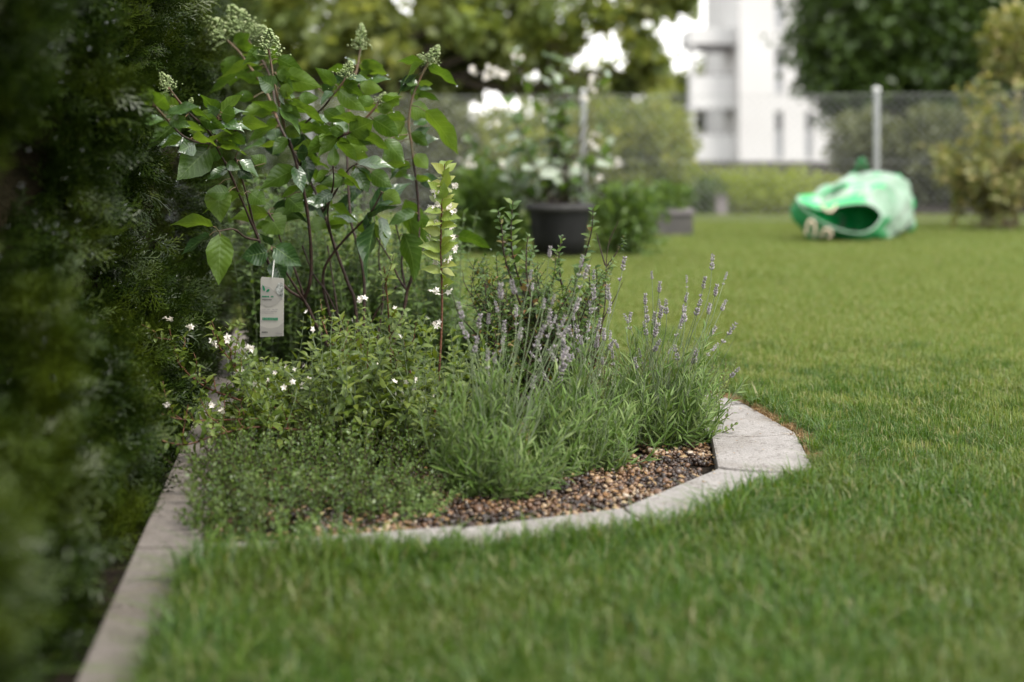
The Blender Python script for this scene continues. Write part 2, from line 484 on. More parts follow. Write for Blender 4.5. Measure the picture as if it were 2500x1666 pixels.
def water_mat():
    m, nt, out = nodes_of('water_drop')
    pr = nt.nodes.new('ShaderNodeBsdfPrincipled')
    pr.inputs['Base Color'].default_value = (0.95, 0.97, 1, 1); pr.inputs['Roughness'].default_value = 0.02
    pr.inputs['Transmission Weight'].default_value = 1.0; pr.inputs['IOR'].default_value = 1.33
    pr.inputs['Specular IOR Level'].default_value = 1.0
    nt.links.new(pr.outputs[0], out.inputs[0])
    return m


def pebble_mat():
    m, nt, out = nodes_of('pebble')
    L = nt.links.new
    at = nt.nodes.new('ShaderNodeAttribute'); at.attribute_name = 'leaf'
    sep = nt.nodes.new('ShaderNodeSeparateXYZ'); L(at.outputs['Vector'], sep.inputs[0])
    col = ramp(nt, [(0, (0.022, 0.013, 0.009)), (0.3, (0.055, 0.030, 0.019)), (0.5, (0.13, 0.066, 0.032)), (0.66, (0.22, 0.125, 0.06)), (0.85, (0.32, 0.22, 0.125)), (1, (0.40, 0.33, 0.25))], sep.outputs[0])
    tc = nt.nodes.new('ShaderNodeTexCoord')
    f = ramp(nt, [(0.35, (.38, .38, .38)), (0.7, (.6, .6, .6))], noise_n(nt, 160, 4, tc.outputs['Object']))
    pr = nt.nodes.new('ShaderNodeBsdfPrincipled'); pr.inputs['Roughness'].default_value = 0.42
    L(mixcol(nt, 0.8, col, f, 'OVERLAY'), pr.inputs['Base Color'])
    L(pr.outputs[0], out.inputs[0])
    return m


M['bag_out'] = bag_mat(); M['water'] = water_mat(); M['pebble'] = pebble_mat()


# ------------------------------------------------------------------ geometry-nodes scatter (stuff only)
def scatter(name, pts, eul, scl, idx, sources, parent=None):
    """a point mesh that shows one of the source meshes at every point"""
    me = bpy.data.meshes.new(name)
    pts = np.asarray(pts, float)
    me.vertices.add(len(pts)); me.vertices.foreach_set('co', pts.ravel())
    for nm, ty, key, arr in (('rot', 'FLOAT_VECTOR', 'vector', eul), ('scl', 'FLOAT', 'value', scl), ('idx', 'INT', 'value', idx)):
        a = me.attributes.new(nm, ty, 'POINT'); a.data.foreach_set(key, np.asarray(arr).ravel())
    o = link(name, me, parent)
    ng = bpy.data.node_groups.new(name + '_nodes', 'GeometryNodeTree')
    ng.interface.new_socket('Geometry', in_out='INPUT', socket_type='NodeSocketGeometry')
    ng.interface.new_socket('Geometry', in_out='OUTPUT', socket_type='NodeSocketGeometry')
    N, L = ng.nodes, ng.links.new
    gi, go = N.new('NodeGroupInput'), N.new('NodeGroupOutput')
    g2i = N.new('GeometryNodeGeometryToInstance')
    for s in reversed(sources):
        oi = N.new('GeometryNodeObjectInfo'); oi.inputs['Object'].default_value = s
        oi.inputs['As Instance'].default_value = False
        L(oi.outputs['Geometry'], g2i.inputs[0]) if len(sources) == 1 else None
        if len(sources) > 1:
            g = N.new('GeometryNodeGeometryToInstance'); L(oi.outputs['Geometry'], g.inputs[0])
            s_out.append(g.outputs[0]) if False else None
            sources_out.setdefault(name, []).append(g.outputs[0])
    iop = N.new('GeometryNodeInstanceOnPoints')
    if len(sources) > 1:
        jn = N.new('GeometryNodeJoinGeometry')
        for so in sources_out[name]: L(so, jn.inputs[0])
        L(jn.outputs[0], iop.inputs['Instance'])
    else:
        L(g2i.outputs[0], iop.inputs['Instance'])
    iop.inputs['Pick Instance'].default_value = True

    def attr(nm, ty):
        n = N.new('GeometryNodeInputNamedAttribute'); n.data_type = ty; n.inputs['Name'].default_value = nm
        return n.outputs['Attribute']
    e2r = N.new('FunctionNodeEulerToRotation'); L(attr('rot', 'FLOAT_VECTOR'), e2r.inputs[0])
    L(e2r.outputs[0], iop.inputs['Rotation']); L(attr('scl', 'FLOAT'), iop.inputs['Scale']); L(attr('idx', 'INT'), iop.inputs['Instance Index'])
    L(gi.outputs[0], iop.inputs['Points']); L(iop.outputs[0], go.inputs[0])
    md = o.modifiers.new('scatter', 'NODES'); md.node_group = ng
    o['kind'] = 'stuff'
    return o


sources_out = {}


def source(name, mb, mat):
    """mesh source for a scatter; not placed in the scene"""
    return bpy.data.objects.new(name, mb.mesh(name, mat))


def eulers(T, N):
    T = unit(np.asarray(T, float)); X = unit(np.cross(T, N)); Nn = np.cross(X, T)
    out = []
    for x, t, n in zip(X, T, Nn):
        out.append(Matrix((x, t, n)).transposed().to_euler()[:])
    return np.array(out)


# ------------------------------------------------------------------ layout of the bed
INNER = [(-0.66, 5.34), (-0.33, 5.22), (0.0, 5.00), (0.28, 4.66), (0.47, 4.25), (0.54, 3.855), (0.504, 3.485), (0.245, 3.115), (-0.10, 2.955), (-0.42, 2.865), (-0.628, 2.83)]
OUTER = [(-0.62, 5.58), (-0.24, 5.44), (0.15, 5.18), (0.47, 4.79), (0.705, 4.335), (0.775, 3.895), (0.735, 3.46), (0.372, 2.945), (-0.063, 2.76), (-0.40, 2.678), (-0.606, 2.65)]


def kerb_x(d, side=0):          # left edge (0) and right edge (1) of the straight kerb
    return (-0.647 if side == 0 else -0.527) - 0.1357 * (d - 2.11)


BED = [(kerb_x(5.4, 1), 5.4)] + INNER + [(kerb_x(2.83, 1), 2.83)]
STONES = [(kerb_x(5.62, 1), 5.62)] + OUTER + [(kerb_x(2.58, 1), 2.58)]

# ground: one sheet to the horizon with the bed left out below
mb = MB()
xs = [-300, -60, -20, -6, -2, 0, 2, 6, 20, 60, 300]
ys = [-300, -60, -10, 0, 2, 4, 6, 9, 14, 30, 80, 300]
V = [(x, y, -0.075) for y in ys for x in xs]
nx = len(xs)
Fc = [(j * nx + i, j * nx + i + 1, (j + 1) * nx + i + 1, (j + 1) * nx + i) for j in range(len(ys) - 1) for i in range(nx - 1)]
mb.add(V, Fc)
tag(mb.build('ground', M['soil']), kind='structure')


def sheet(name, poly, z, mat, thick=0.06):
    bm = bmesh.new()
    vs = [bm.verts.new((x, y, z)) for x, y in poly]
    f = bm.faces.new(vs)
    if f.normal.z < 0: f.normal_flip()
    bm.normal_update()
    r = bmesh.ops.extrude_face_region(bm, geom=[f])
    for e in r['geom']:
        if isinstance(e, bmesh.types.BMVert): e.co.z -= thick
    bmesh.ops.recalc_face_normals(bm, faces=bm.faces)
    bmesh.ops.triangulate(bm, faces=bm.faces)
    me = bpy.data.meshes.new(name); bm.to_mesh(me); bm.free(); me.materials.append(mat)
    return link(name, me)


lawn_poly = [(kerb_x(-1, 1), -1.0)] + [(kerb_x(2.58, 1), 2.58)] + OUTER[::-1] + [(kerb_x(5.62, 1), 5.62), (kerb_x(14.9, 1), 14.9), (7.5, 13.9), (7.5, -1)]
tag(sheet('lawn', lawn_poly, 0.0, M['lawn_soil']), kind='structure')
tag(sheet('bed_soil', [(x, y) for x, y in BED], -0.030, M['soil'], 0.03), kind='structure')
# the strip of ground beyond the fence
tag(sheet('path', [(-4, 15.75), (3.2, 15.1), (3.4, 15.7), (-4, 16.4)], -0.045, M['sand'], 0.02), kind='structure')

# straight concrete kerb beside the hedge
kerb = empty('concrete_kerb', (kerb_x(2.8), 2.8, 0), 'long straight pale concrete kerb between dark hedge and grass', 'kerb')


def block(name, poly, ztop, depth, mat, parent, bev=0.008, seed=0):
    bm = bmesh.new()
    vs = [bm.verts.new((x, y, ztop - depth)) for x, y in poly]
    f = bm.faces.new(vs); bm.normal_update()
    if f.normal.z > 0: f.normal_flip()
    r = bmesh.ops.extrude_face_region(bm, geom=[f])
    top = [e for e in r['geom'] if isinstance(e, bmesh.types.BMVert)]
    for v in top: v.co.z = ztop
    tf = [e for e in r['geom'] if isinstance(e, bmesh.types.BMFace)][0]
    bmesh.ops.recalc_face_normals(bm, faces=bm.faces)
    bmesh.ops.bevel(bm, geom=list(tf.edges), offset=bev, segments=2, affect='EDGES', profile=0.6)
    me = bpy.data.meshes.new(name); bm.to_mesh(me); bm.free(); me.materials.append(mat)
    return link(name, me, parent)


for d0 in np.arange(0.81, 14.5, 0.998):
    d1 = d0 + 0.99
    block('kerb_block', [(kerb_x(d0), d0), (kerb_x(d0, 1), d0), (kerb_x(d1, 1), d1), (kerb_x(d1), d1)], 0.004 + random.uniform(-.0015, .0015), 0.09, M['concrete'], kerb, 0.006)

# curved stone edging round the bed
edging = empty('stone_edging', (0.64, 3.7, 0), 'curved row of pale speckled edging stones round the flower bed', 'edging')
JO = [(Vector((*a, 0)), Vector((*b, 0))) for a, b in zip(INNER, OUTER)]


def arc(k, shift):
    I, O = JO[k]
    ax = (O - I).normalized(); fw = Vector((ax.y, -ax.x, 0))
    nxt = JO[k + 1][0] if k + 1 < len(JO) else None
    if nxt is not None and (nxt - I).dot(fw) < 0: fw = -fw
    if nxt is None and (I - JO[k - 1][0]).dot(fw) < 0: fw = -fw
    n = 10
    return [(I.lerp(O, i / n) + fw * (0.032 * 4 * (i / n) * (1 - i / n) + shift)) for i in range(n + 1)]


for k in range(len(JO) - 1):
    a = arc(k, 0.0025); b = arc(k + 1, -0.0025)
    poly = [(p.x, p.y) for p in a] + [(p.x, p.y) for p in b[::-1]]
    block('edging_stone', poly, 0.008 + random.uniform(-.005, .004), 0.08, M['stone'], edging, 0.007)

# ------------------------------------------------------------------ gravel in the bed
peb = []
for k in range(14):
    r = random.Random(k)
    V, Fc = ICO2
    Vn = V.copy()
    off = Vector((k * 7.3, 0, 0))
    for i, p in enumerate(V):
        Vn[i] *= 0.85 + 0.35 * noise.noise(Vector(p) * 0.9 + off)
    Vn *= np.array([1.0, r.uniform(.65, .95), r.uniform(.5, .75)])
    m_ = MB(); m_.add(Vn, Fc, np.tile([[min(1, max(0, k / 13 + 0.02)), 0, 0]], (len(Vn), 1)))
    peb.append(source('pebble_shape', m_, M['pebble']))


def bed_points(step, jit, poly, box_):
    gx, gy = np.meshgrid(np.arange(box_[0], box_[1], step), np.arange(box_[2], box_[3], step))
    P = np.stack([gx.ravel(), gy.ravel()], 1) + rng.uniform(-jit, jit, (gx.size, 2))
    return P[inside(poly, P)]


P1 = bed_points(0.0098, 0.005, BED, (-0.8, 0.6, 2.8, 4.1))
P2 = bed_points(0.021, 0.01, BED, (-1.0, 0.6, 4.1, 5.4))
P = np.concatenate([P1, P1[rng.random(len(P1)) < .45], P2])
dd = dist_poly(BED, P)
P = P[dd > 0.006]
n = len(P)
z = -0.026 + rng.random(n) ** 2 * 0.014
pz = np.column_stack([P, z])
# pebbles lie looser and darker soil shows in patches
keep = np.array([noise.noise(Vector((x * 5, y * 5, 3))) for x, y in P]) > -0.28
pz = pz[keep]; n = len(pz)
tone = np.clip(np.array([0.33 + 0.55 * noise.noise(Vector((x * 6, y * 6, 8))) for x, y, _ in pz]) + rng.normal(0, .27, n), 0, .999)
gr = scatter('gravel', pz, rng.uniform(0, 6.28, (n, 3)) * np.array([.12, .12, 1]), rng.uniform(0.0040, 0.0098, n) * np.where(rng.random(n) < .10, rng.uniform(1.2, 1.75, n), 1), (tone * 14).astype(int), peb)
tag(gr, 'brown and tan gravel mulch spread over the bed', 'gravel', kind='stuff')

# ------------------------------------------------------------------ lawn grass
def blade_patch(seed, rad, n, h0, h1, w=0.0026, lean=0.55, dry=False, square=True, mat='grass'):
    r = np.random.default_rng(seed)
    m_ = MB()
    if square: xy = r.uniform(-rad, rad, (n, 2))
    else:
        a = r.uniform(0, 6.28, n); q = rad * np.sqrt(r.random(n)); xy = np.column_stack([q * np.cos(a), q * np.sin(a)])
    h = r.uniform(h0, h1, n) * (0.75 + 0.5 * r.random(n))
    az = r.uniform(0, 6.28, n); ln = np.abs(r.normal(0, lean, n))
    ld = np.column_stack([np.cos(az), np.sin(az), np.zeros(n)])
    sd = np.column_stack([-np.sin(az + r.normal(0, .5, n)), np.cos(az), np.zeros(n)])
    b = np.column_stack([xy, np.zeros(n)])
    mid = b + ld * (h * ln * .3)[:, None] + np.array([0, 0, 1]) * (h * .55)[:, None]
    tip = b + ld * (h * ln * 1.0)[:, None] + np.array([0, 0, 1]) * (h * (1 - .25 * np.minimum(ln, 1.5)))[:, None]
    ww = (w * r.uniform(.7, 1.3, n))[:, None]
    Vv = np.stack([b - sd * ww * .5, b + sd * ww * .5, mid + sd * ww * .45, mid - sd * ww * .45, tip], 1)
    rn = r.random(n)
    A = np.zeros((n, 5, 3)); A[..., 0] = rn[:, None]
    A[:, 2:4, 1] = .5; A[:, 4, 1] = 1
    base = np.arange(n)[:, None] * 5
    m_.v.append(Vv.reshape(-1, 3)); m_.a.append(A.reshape(-1, 3)); m_.n = n * 5
    m_.f4.append(base + np.array([[0, 1, 2, 3]])); m_.f3.append(base + np.array([[3, 2, 4]]))
    return source('grass_shape', m_, M['dry_grass'] if dry else M[mat])


G_src = [blade_patch(100 + k, 0.065, 215, 0.024, 0.052, w=0.0028, lean=.75) for k in range(7)]        # 0-6 carpet
G_src += [blade_patch(200 + k, 0.020, 26, 0.028, 0.066, w=.0029, square=False, lean=0.95) for k in range(4)]   # 7-10 tufts
G_src += [blade_patch(300 + k, 0.022, 34, 0.012, 0.03, square=False, lean=1.3, dry=True) for k in range(3)]  # 11-13 thatch
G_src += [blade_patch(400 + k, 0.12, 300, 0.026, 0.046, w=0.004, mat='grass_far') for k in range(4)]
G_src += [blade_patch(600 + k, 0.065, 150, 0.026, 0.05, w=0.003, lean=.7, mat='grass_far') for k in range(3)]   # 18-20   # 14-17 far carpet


def grass_grid(step, y0, y1, jit):
    pts = []
    for y in np.arange(y0, y1, step):
        x0 = kerb_x(y, 1) + 0.02; x1 = 0.37 * y + 0.5
        x = np.arange(x0, x1, step)
        pts.append(np.column_stack([x, np.full(len(x), y)]))
    P_ = np.concatenate(pts)
    return P_ + rng.uniform(-jit, jit, P_.shape)


def off_stone(P_, margin):
    return (~inside(STONES, P_)) & (dist_poly(STONES, P_) > margin) & (P_[:, 0] > kerb_x(P_[:, 1], 1) + margin)


A_ = grass_grid(0.072, 1.1, 6.2, 0.03); A_ = A_[off_stone(A_, 0.066)]
B_ = grass_grid(0.020, 1.1, 6.0, 0.009)
dB = dist_poly(STONES, B_); kx = B_[:, 0] - kerb_x(B_[:, 1], 1)
B_ = B_[off_stone(B_, 0.004) & ((dB < 0.10) | (kx < 0.10))]
# the edge behind the stones is ragged and thinner
rag = np.array([noise.noise(Vector((x * 9, y * 9, 1))) for x, y in B_])
dB = dist_poly(STONES, B_)
back = (B_[:, 0] > 0.45) & (B_[:, 1] > 3.55)
thin = back & (dB < 0.04 + 0.05 * rag) & (rng.random(len(B_)) < .85)
D_ = B_[thin]; B_ = B_[~thin]
C_ = grass_grid(0.14, 6.1, 15.6, 0.06)
fence_y = lambda x: 14.75 - 0.18 * x
C_ = C_[C_[:, 1] < 15.6]
pts = np.concatenate([A_, B_, D_, C_]); n = len(pts)
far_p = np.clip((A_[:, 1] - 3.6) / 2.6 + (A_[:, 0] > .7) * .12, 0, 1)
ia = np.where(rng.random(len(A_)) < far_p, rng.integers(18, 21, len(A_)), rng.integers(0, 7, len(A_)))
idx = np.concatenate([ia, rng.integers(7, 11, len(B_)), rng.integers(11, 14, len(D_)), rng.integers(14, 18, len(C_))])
hN = np.array([noise.noise(Vector((x * 1.7, y * 1.7, 5))) for x, y in pts])
scl = (1.0 + 0.28 * hN) * rng.uniform(.88, 1.12, n) * np.where(pts[:, 1] < 3.3, 1.15, np.where(pts[:, 0] > .6, .8, 1.0))
crn = (np.abs(pts[:, 0] + .45) < .2) & (np.abs(pts[:, 1] - 2.58) < .11)
scl = np.clip(scl * np.where(crn, rng.uniform(1.0, 1.6, n), 1.0) * (1 + .2 * rng.normal(0, 1, n) * (idx < 11) * (idx > 6)) * np.where((idx > 6) & (idx < 11) & ~crn, .95, 1.0), .45, 1.6)
gobj = scatter('grass', np.column_stack([pts, np.full(n, 0.0)]), np.column_stack([np.zeros(n), np.zeros(n), rng.uniform(0, 6.28, n)]), scl, idx, G_src)
tag(gobj, 'short mown green lawn grass with pale dry blades', 'grass', kind='stuff')

# ------------------------------------------------------------------ thuja hedge on the left
def spray(seed):
    r = random.Random(seed)
    m_ = MB()
    quads, A = [], []

    def strip(p, q, w, rn):
        dx, dy = q[0] - p[0], q[1] - p[1]
        l = math.hypot(dx, dy) + 1e-9
        nx_, ny_ = -dy / l * w / 2, dx / l * w / 2
        quads.append([(p[0] - nx_, p[1] - ny_, p[2]), (p[0] + nx_, p[1] + ny_, p[2]), (q[0] + nx_ * .6, q[1] + ny_ * .6, q[2]), (q[0] - nx_ * .6, q[1] - ny_ * .6, q[2])])
        A.append(rn)

    def grow(p, ang, L, lvl):
        steps = max(2, int(L / 0.0085))
        cur = p
        for i in range(steps):
            l = L / steps
            ang2 = ang + r.uniform(-.08, .08)
            nx_ = (cur[0] + math.sin(ang2) * l, cur[1] + math.cos(ang2) * l, cur[2] + r.uniform(-.0015, .0012) - 0.0006 * lvl)
            strip(cur, nx_, 0.0026 if lvl else 0.003, r.random())
            if lvl < 2:
                sgn = 1 if i % 2 else -1
                rem = 1 - i / steps
                L2 = L * (0.48 if lvl == 0 else .42) * (0.35 + .65 * rem) * r.uniform(.7, 1.15)
                if L2 > 0.006: grow(nx_, ang + sgn * r.uniform(.55, .85), L2, lvl + 1)
            cur = nx_
    grow((0, 0, 0), 0, r.uniform(.075, .105), 0)
    Q = np.array(quads)
    # a slight curl
    Q[..., 2] += -3.0 * Q[..., 1] ** 2 + r.uniform(-3, 3) * Q[..., 0] ** 2
    k = len(Q)
    Aa = np.zeros((k, 4, 3)); Aa[..., 0] = np.clip(np.array(A) * .6 + r.random() * .4, 0, 1)[:, None]; Aa[..., 1] = .5
    m_.add(Q.reshape(-1, 3), np.arange(k * 4).reshape(-1, 4), Aa.reshape(-1, 3))
    return source('spray_shape', m_, M['hedge'])


S_src = [spray(500 + k) for k in range(7)]
HEDGE_LABELS = ['nearest hedge thuja, blurred at the left edge of the picture',
                'second hedge thuja, bulging beside the front end of the kerb',
                'third hedge thuja, with glossy drooping sprays above the kerb',
                'fourth hedge thuja, just left of the white flower sprigs',
                'fifth hedge thuja, dark column left of the tall hydrangea',
                'sixth hedge thuja, shaded behind the hydrangea leaves',
                'seventh hedge thuja, mostly hidden behind the hydrangea',
                'eighth hedge thuja, hidden far behind the flower bed',
                'hedge thuja standing outside the picture beside the camera',
                'ninth hedge thuja, at the far end of the hedge', 'tenth hedge thuja, last one before the fence']
hy = [1.72, 2.42, 3.12, 3.85, 4.60, 5.40, 6.25, 7.20, 0.95, 8.3, 9.6]
for k, y in enumerate(hy):
    rad0 = [.40, .43, .42, .45, .46, .48, .55, .62, .4, .75, .85][k]
    ax = kerb_x(y) + 0.005 - rad0 + [-0.04, -.03, -.01, .0, .03, .05, .08, .12, -.04, .18, .25][k]
    t = empty('thuja_tree', (ax, y, -0.07), HEDGE_LABELS[k], 'thuja', 'thuja trees forming the hedge')
    H = 2.35 + 0.1 * math.sin(k * 3)
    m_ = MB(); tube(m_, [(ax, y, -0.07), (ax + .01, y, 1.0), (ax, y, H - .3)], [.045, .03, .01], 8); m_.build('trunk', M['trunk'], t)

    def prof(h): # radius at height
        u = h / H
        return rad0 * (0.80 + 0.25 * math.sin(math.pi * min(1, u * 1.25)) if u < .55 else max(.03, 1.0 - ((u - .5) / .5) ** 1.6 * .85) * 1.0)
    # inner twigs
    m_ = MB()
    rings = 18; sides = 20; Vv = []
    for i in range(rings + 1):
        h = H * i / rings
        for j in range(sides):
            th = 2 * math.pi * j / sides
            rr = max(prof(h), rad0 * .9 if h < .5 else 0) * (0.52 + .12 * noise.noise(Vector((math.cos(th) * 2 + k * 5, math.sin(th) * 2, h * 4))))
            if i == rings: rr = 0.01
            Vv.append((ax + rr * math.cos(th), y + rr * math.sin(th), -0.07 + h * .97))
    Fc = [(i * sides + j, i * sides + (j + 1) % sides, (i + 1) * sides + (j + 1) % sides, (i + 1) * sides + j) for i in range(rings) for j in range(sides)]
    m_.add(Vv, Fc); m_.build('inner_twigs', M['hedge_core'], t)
    # branch clumps
    nc = 720 if k < 5 else 240
    if k == 8: nc = 160
    Pp, Tt, Nn = [], [], []
    for c in range(nc):
        # more clumps on the side that faces the lawn and the camera
        th = random.gauss(-0.55, 1.0)
        if k in (5, 6, 7, 9, 10): th = random.gauss(-0.8, 1.0)
        h = random.uniform(0.0, 1) ** 1.05 * H * (.75 if k < 5 else .98)
        hx, hz_ = ax + rad0 * math.cos(th), h
        lumpv = noise.noise(Vector((hx * 4.2, (y + rad0 * math.sin(th)) * 4.2, hz_ * 3.3)))
        if h < .42: lumpv = max(lumpv, .05)
        if lumpv < -.04 and random.random() < .93: continue
        rr = max(prof(h), rad0 * .93 if h < .5 else 0) * (0.76 + 0.50 * lumpv + (.14 if h < .42 else 0)) - (.10 if k < 4 else .04) * min(1, max(0, (h - .18) / .4))
        out_ = np.array([math.cos(th), math.sin(th), 0.0])
        cpos = np.array([ax, y, -0.07 + h]) + out_ * rr
        cdir = unit(out_ * 1.0 + np.array([0, 0, random.uniform(.1, .9)]) + rng.normal(0, .25, 3))
        cn = unit(np.cross(cdir, rng.normal(0, 1, 3)))
        ns = random.randint(9, 14)
        for s in range(ns):
            a = random.gauss(0, .75)
            dvec = unit(cdir * math.cos(a) + np.cross(cn, cdir) * math.sin(a) + rng.normal(0, .22, 3) + np.array([0, 0, -.12]))
            Pp.append(cpos - cdir * random.uniform(0.0, .06) + rng.normal(0, .022, 3)); Tt.append(dvec)
            Nn.append(unit(cn + rng.normal(0, .45, 3)))
    Pp = np.array(Pp)
    # keep the foliage off the kerb's far side and off the bed
    tipx = Pp[:, 0] + np.array(Tt)[:, 0] * .09
    ok = (tipx < kerb_x(Pp[:, 1]) + 0.015 + 0.02 * (Pp[:, 2] > .12) + .25 * (Pp[:, 1] > 5.6)) & (Pp[:, 2] > -0.05)
    Pp = Pp[ok]; E_ = eulers(np.array(Tt)[ok], np.array(Nn)[ok]); n = len(Pp)
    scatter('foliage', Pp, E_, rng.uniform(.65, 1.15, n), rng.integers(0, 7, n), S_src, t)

# ------------------------------------------------------------------ hydrangea
drops = []
HY = W(862, 985, 4.42)
hyd = empty('hydrangea', (HY.x, HY.y, -0.05), 'tall hydrangea with large wet green leaves and green bud panicles', 'hydrangea')
B0 = [(868, 900, 4.42), (864, 985, 4.42)]
STEMS = [
    [(522, 348, 3.98), (558, 415, 4.05), (595, 500, 4.13), (629, 580, 4.2), (660, 650, 4.25), (700, 705, 4.3), (743, 736, 4.33), (775, 800, 4.36), (830, 900, 4.4), (855, 985, 4.42)],
    [(376, 257, 3.42), (411, 296, 3.5), (446, 332, 3.64), (485, 348, 3.82), (522, 350, 3.98)],
    [(412, 215, 3.6), (436, 247, 3.66), (464, 279, 3.75), (507, 318, 3.9), (524, 350, 3.98)],
    [(533, 268, 3.9), (531, 300, 3.92), (524, 336, 3.96), (524, 352, 3.98)],
    [(574, 385, 4.05), (589, 433, 4.1), (604, 484, 4.14), (619, 545, 4.19), (632, 585, 4.22)],
    [(553, 97, 4.72), (584, 127, 4.7), (604, 156, 4.68), (630, 191, 4.64), (655, 235, 4.58), (676, 290, 4.5), (694, 330, 4.46), (729, 397, 4.42), (762, 453, 4.4), (788, 512, 4.38), (818, 606, 4.4), (849, 691, 4.41), (869, 760, 4.42), (872, 985, 4.43)],
    [(593, 75, 4.76), (614, 111, 4.75), (632, 136, 4.73), (650, 166, 4.7), (664, 205, 4.65), (676, 290, 4.5)],
    [(656, 120, 4.1), (666, 181, 4.1), (673, 216, 4.1), (680, 250, 4.11), (694, 306, 4.13), (711, 357, 4.15), (724, 402, 4.17), (742, 468, 4.2), (755, 555, 4.24), (760, 632, 4.28), (757, 690, 4.3), (743, 730, 4.33)],
    [(1047, 150, 4.42), (1039, 165, 4.42), (1021, 204, 4.42), (1006, 244, 4.42), (998, 301, 4.42), (1003, 339, 4.42), (1011, 403, 4.42), (1016, 440, 4.42), (1022, 508, 4.42), (1022, 584, 4.42), (1015, 630, 4.43), (1004, 681, 4.43), (994, 712, 4.44), (985, 760, 4.44), (950, 870, 4.44), (900, 985, 4.44)],
    [(922, 250, 4.16), (917, 262, 4.16), (889, 293, 4.17), (853, 324, 4.19), (828, 334, 4.2), (790, 356, 4.25), (751, 372, 4.35), (735, 402, 4.42)],
    [(842, 190, 4.25), (838, 201, 4.25), (812, 234, 4.27), (787, 265, 4.3), (751, 296, 4.34), (715, 335, 4.4), (706, 350, 4.44)],
    [(880, 118, 4.66), (873, 163, 4.65), (863, 204, 4.63), (850, 290, 4.6), (848, 400, 4.55), (856, 533, 4.5), (869, 584, 4.48), (882, 635, 4.46), (890, 722, 4.45), (880, 985, 4.44)],
    [(933, 469, 4.3), (905, 519, 4.31), (866, 560, 4.33), (831, 597, 4.35), (795, 648, 4.37), (789, 700, 4.39), (805, 770, 4.4), (850, 985, 4.43)],
    [(966, 548, 4.48), (981, 610, 4.47), (981, 650, 4.46), (990, 705, 4.45)],
    [(918, 579, 4.4), (953, 635, 4.42), (974, 681, 4.43), (992, 708, 4.44)],
    [(738, 600, 4.36), (765, 670, 4.37), (800, 720, 4.38), (850, 840, 4.41), (866, 985, 4.42)],
    [(813, 405, 4.2), (814, 450, 4.24), (800, 520, 4.3), (812, 590, 4.36), (822, 620, 4.4)],
    [(655, 520, 4.3), (672, 548, 4.3), (690, 600, 4.31), (720, 660, 4.32), (745, 735, 4.34)],
    [(533, 565, 3.9), (570, 560, 4.0), (600, 580, 4.1), (634, 588, 4.2)],
    [(662, 610, 4.14), (678, 630, 4.18), (700, 668, 4.24), (745, 738, 4.33)],
    [(872, 400, 4.22), (850, 415, 4.24), (830, 450, 4.3), (800, 500, 4.34), (790, 515, 4.37)],
    [(1118, 578, 4.5), (1080, 585, 4.5), (1040, 600, 4.46), (1016, 632, 4.43)],
    [(800, 600, 4.5), (815, 700, 4.5), (830, 800, 4.48), (860, 985, 4.45)],
    [(930, 560, 4.55), (925, 640, 4.54), (935, 740, 4.5), (890, 985, 4.46)],
    [(968, 700, 4.3), (920, 760, 4.34), (880, 860, 4.38), (862, 985, 4.42)],
]
spt, std = [], []                       # sample points for the nearest-stem search
for i, st in enumerate(STEMS):
    p = smooth_path([W(*q) for q in st], 4)
    q2 = smooth_path([Vector(q) for q in st], 4)
    n = len(p)
    main = len(st) >= 8
    r0, r1 = (0.0025, 0.0056) if main else (0.0020, 0.0036)
    m_ = MB(); rr = [r0 + (r1 - r0) * (j / (n - 1)) + 0.0008 * (j % 5 == 0) for j in range(n)]
    tube(m_, p, rr, 7)
    top_young = st[0][1] < 300
    m_.build('stem', M['bark'], hyd)
    if top_young:                         # the young reddish end of the shoot
        m2 = MB(); kk = max(3, int(n * .4)); tube(m2, [v + Vector((0, -.0004, 0)) for v in p[:kk]], [x + 0.0006 for x in rr[:kk]], 7)
        o = m2.build('shoot_end', M['young_stem'], hyd)
    for j in range(n): spt.append((q2[j].x, q2[j].y)); std.append(q2[j].z)
spt = np.array(spt); std = np.array(std)

hleaf = [leaf_tm(0.53, 9, 2, .35, dr, .74, 0.03, .25, s) for s, dr in enumerate((.10, .22, .34, .16))]
hmesh = {}
for mk in ('hyd', 'hyd_dark', 'hyd_wet'):
    for s, tm in enumerate(hleaf):
        m_ = MB(); m_.add(tm[0], tm[1], np.column_stack([np.zeros(len(tm[0])), tm[2]]))
        hmesh[mk, s] = m_.mesh('leaf', M[mk])
petioles = MB()
EYEV = Vector((0, 0, EYE))


def put_leaf(parent, P0, P1, ratio, mk, top, tilt=None):
    ax_ = P1 - P0; L_ = ax_.length; t_ = ax_.normalized()
    view = (EYEV - P0).normalized()
    vp = (view - t_ * view.dot(t_)).normalized()
    sd = t_.cross(vp).normalized()
    if sd.z < 0: sd = -sd
    f = min(1, ratio)
    nrm = (vp * (f if top else -f) + sd * math.sqrt(max(0, 1 - f * f))).normalized()
    if abs(sd.z) < .25 and not top and f > .9: nrm = vp
    X = t_.cross(nrm).normalized()
    m4 = Matrix((X * L_ * max(.85, ratio if ratio > 1 else 1), t_ * L_, X.cross(t_) * L_)).transposed().to_4x4()
    m4.translation = P0
    s = random.randrange(4)
    o = link('leaf', hmesh[mk, s], parent, m4)
    return o, m4, s


def droplet(p, r):
    drops.append((tuple(p), r))


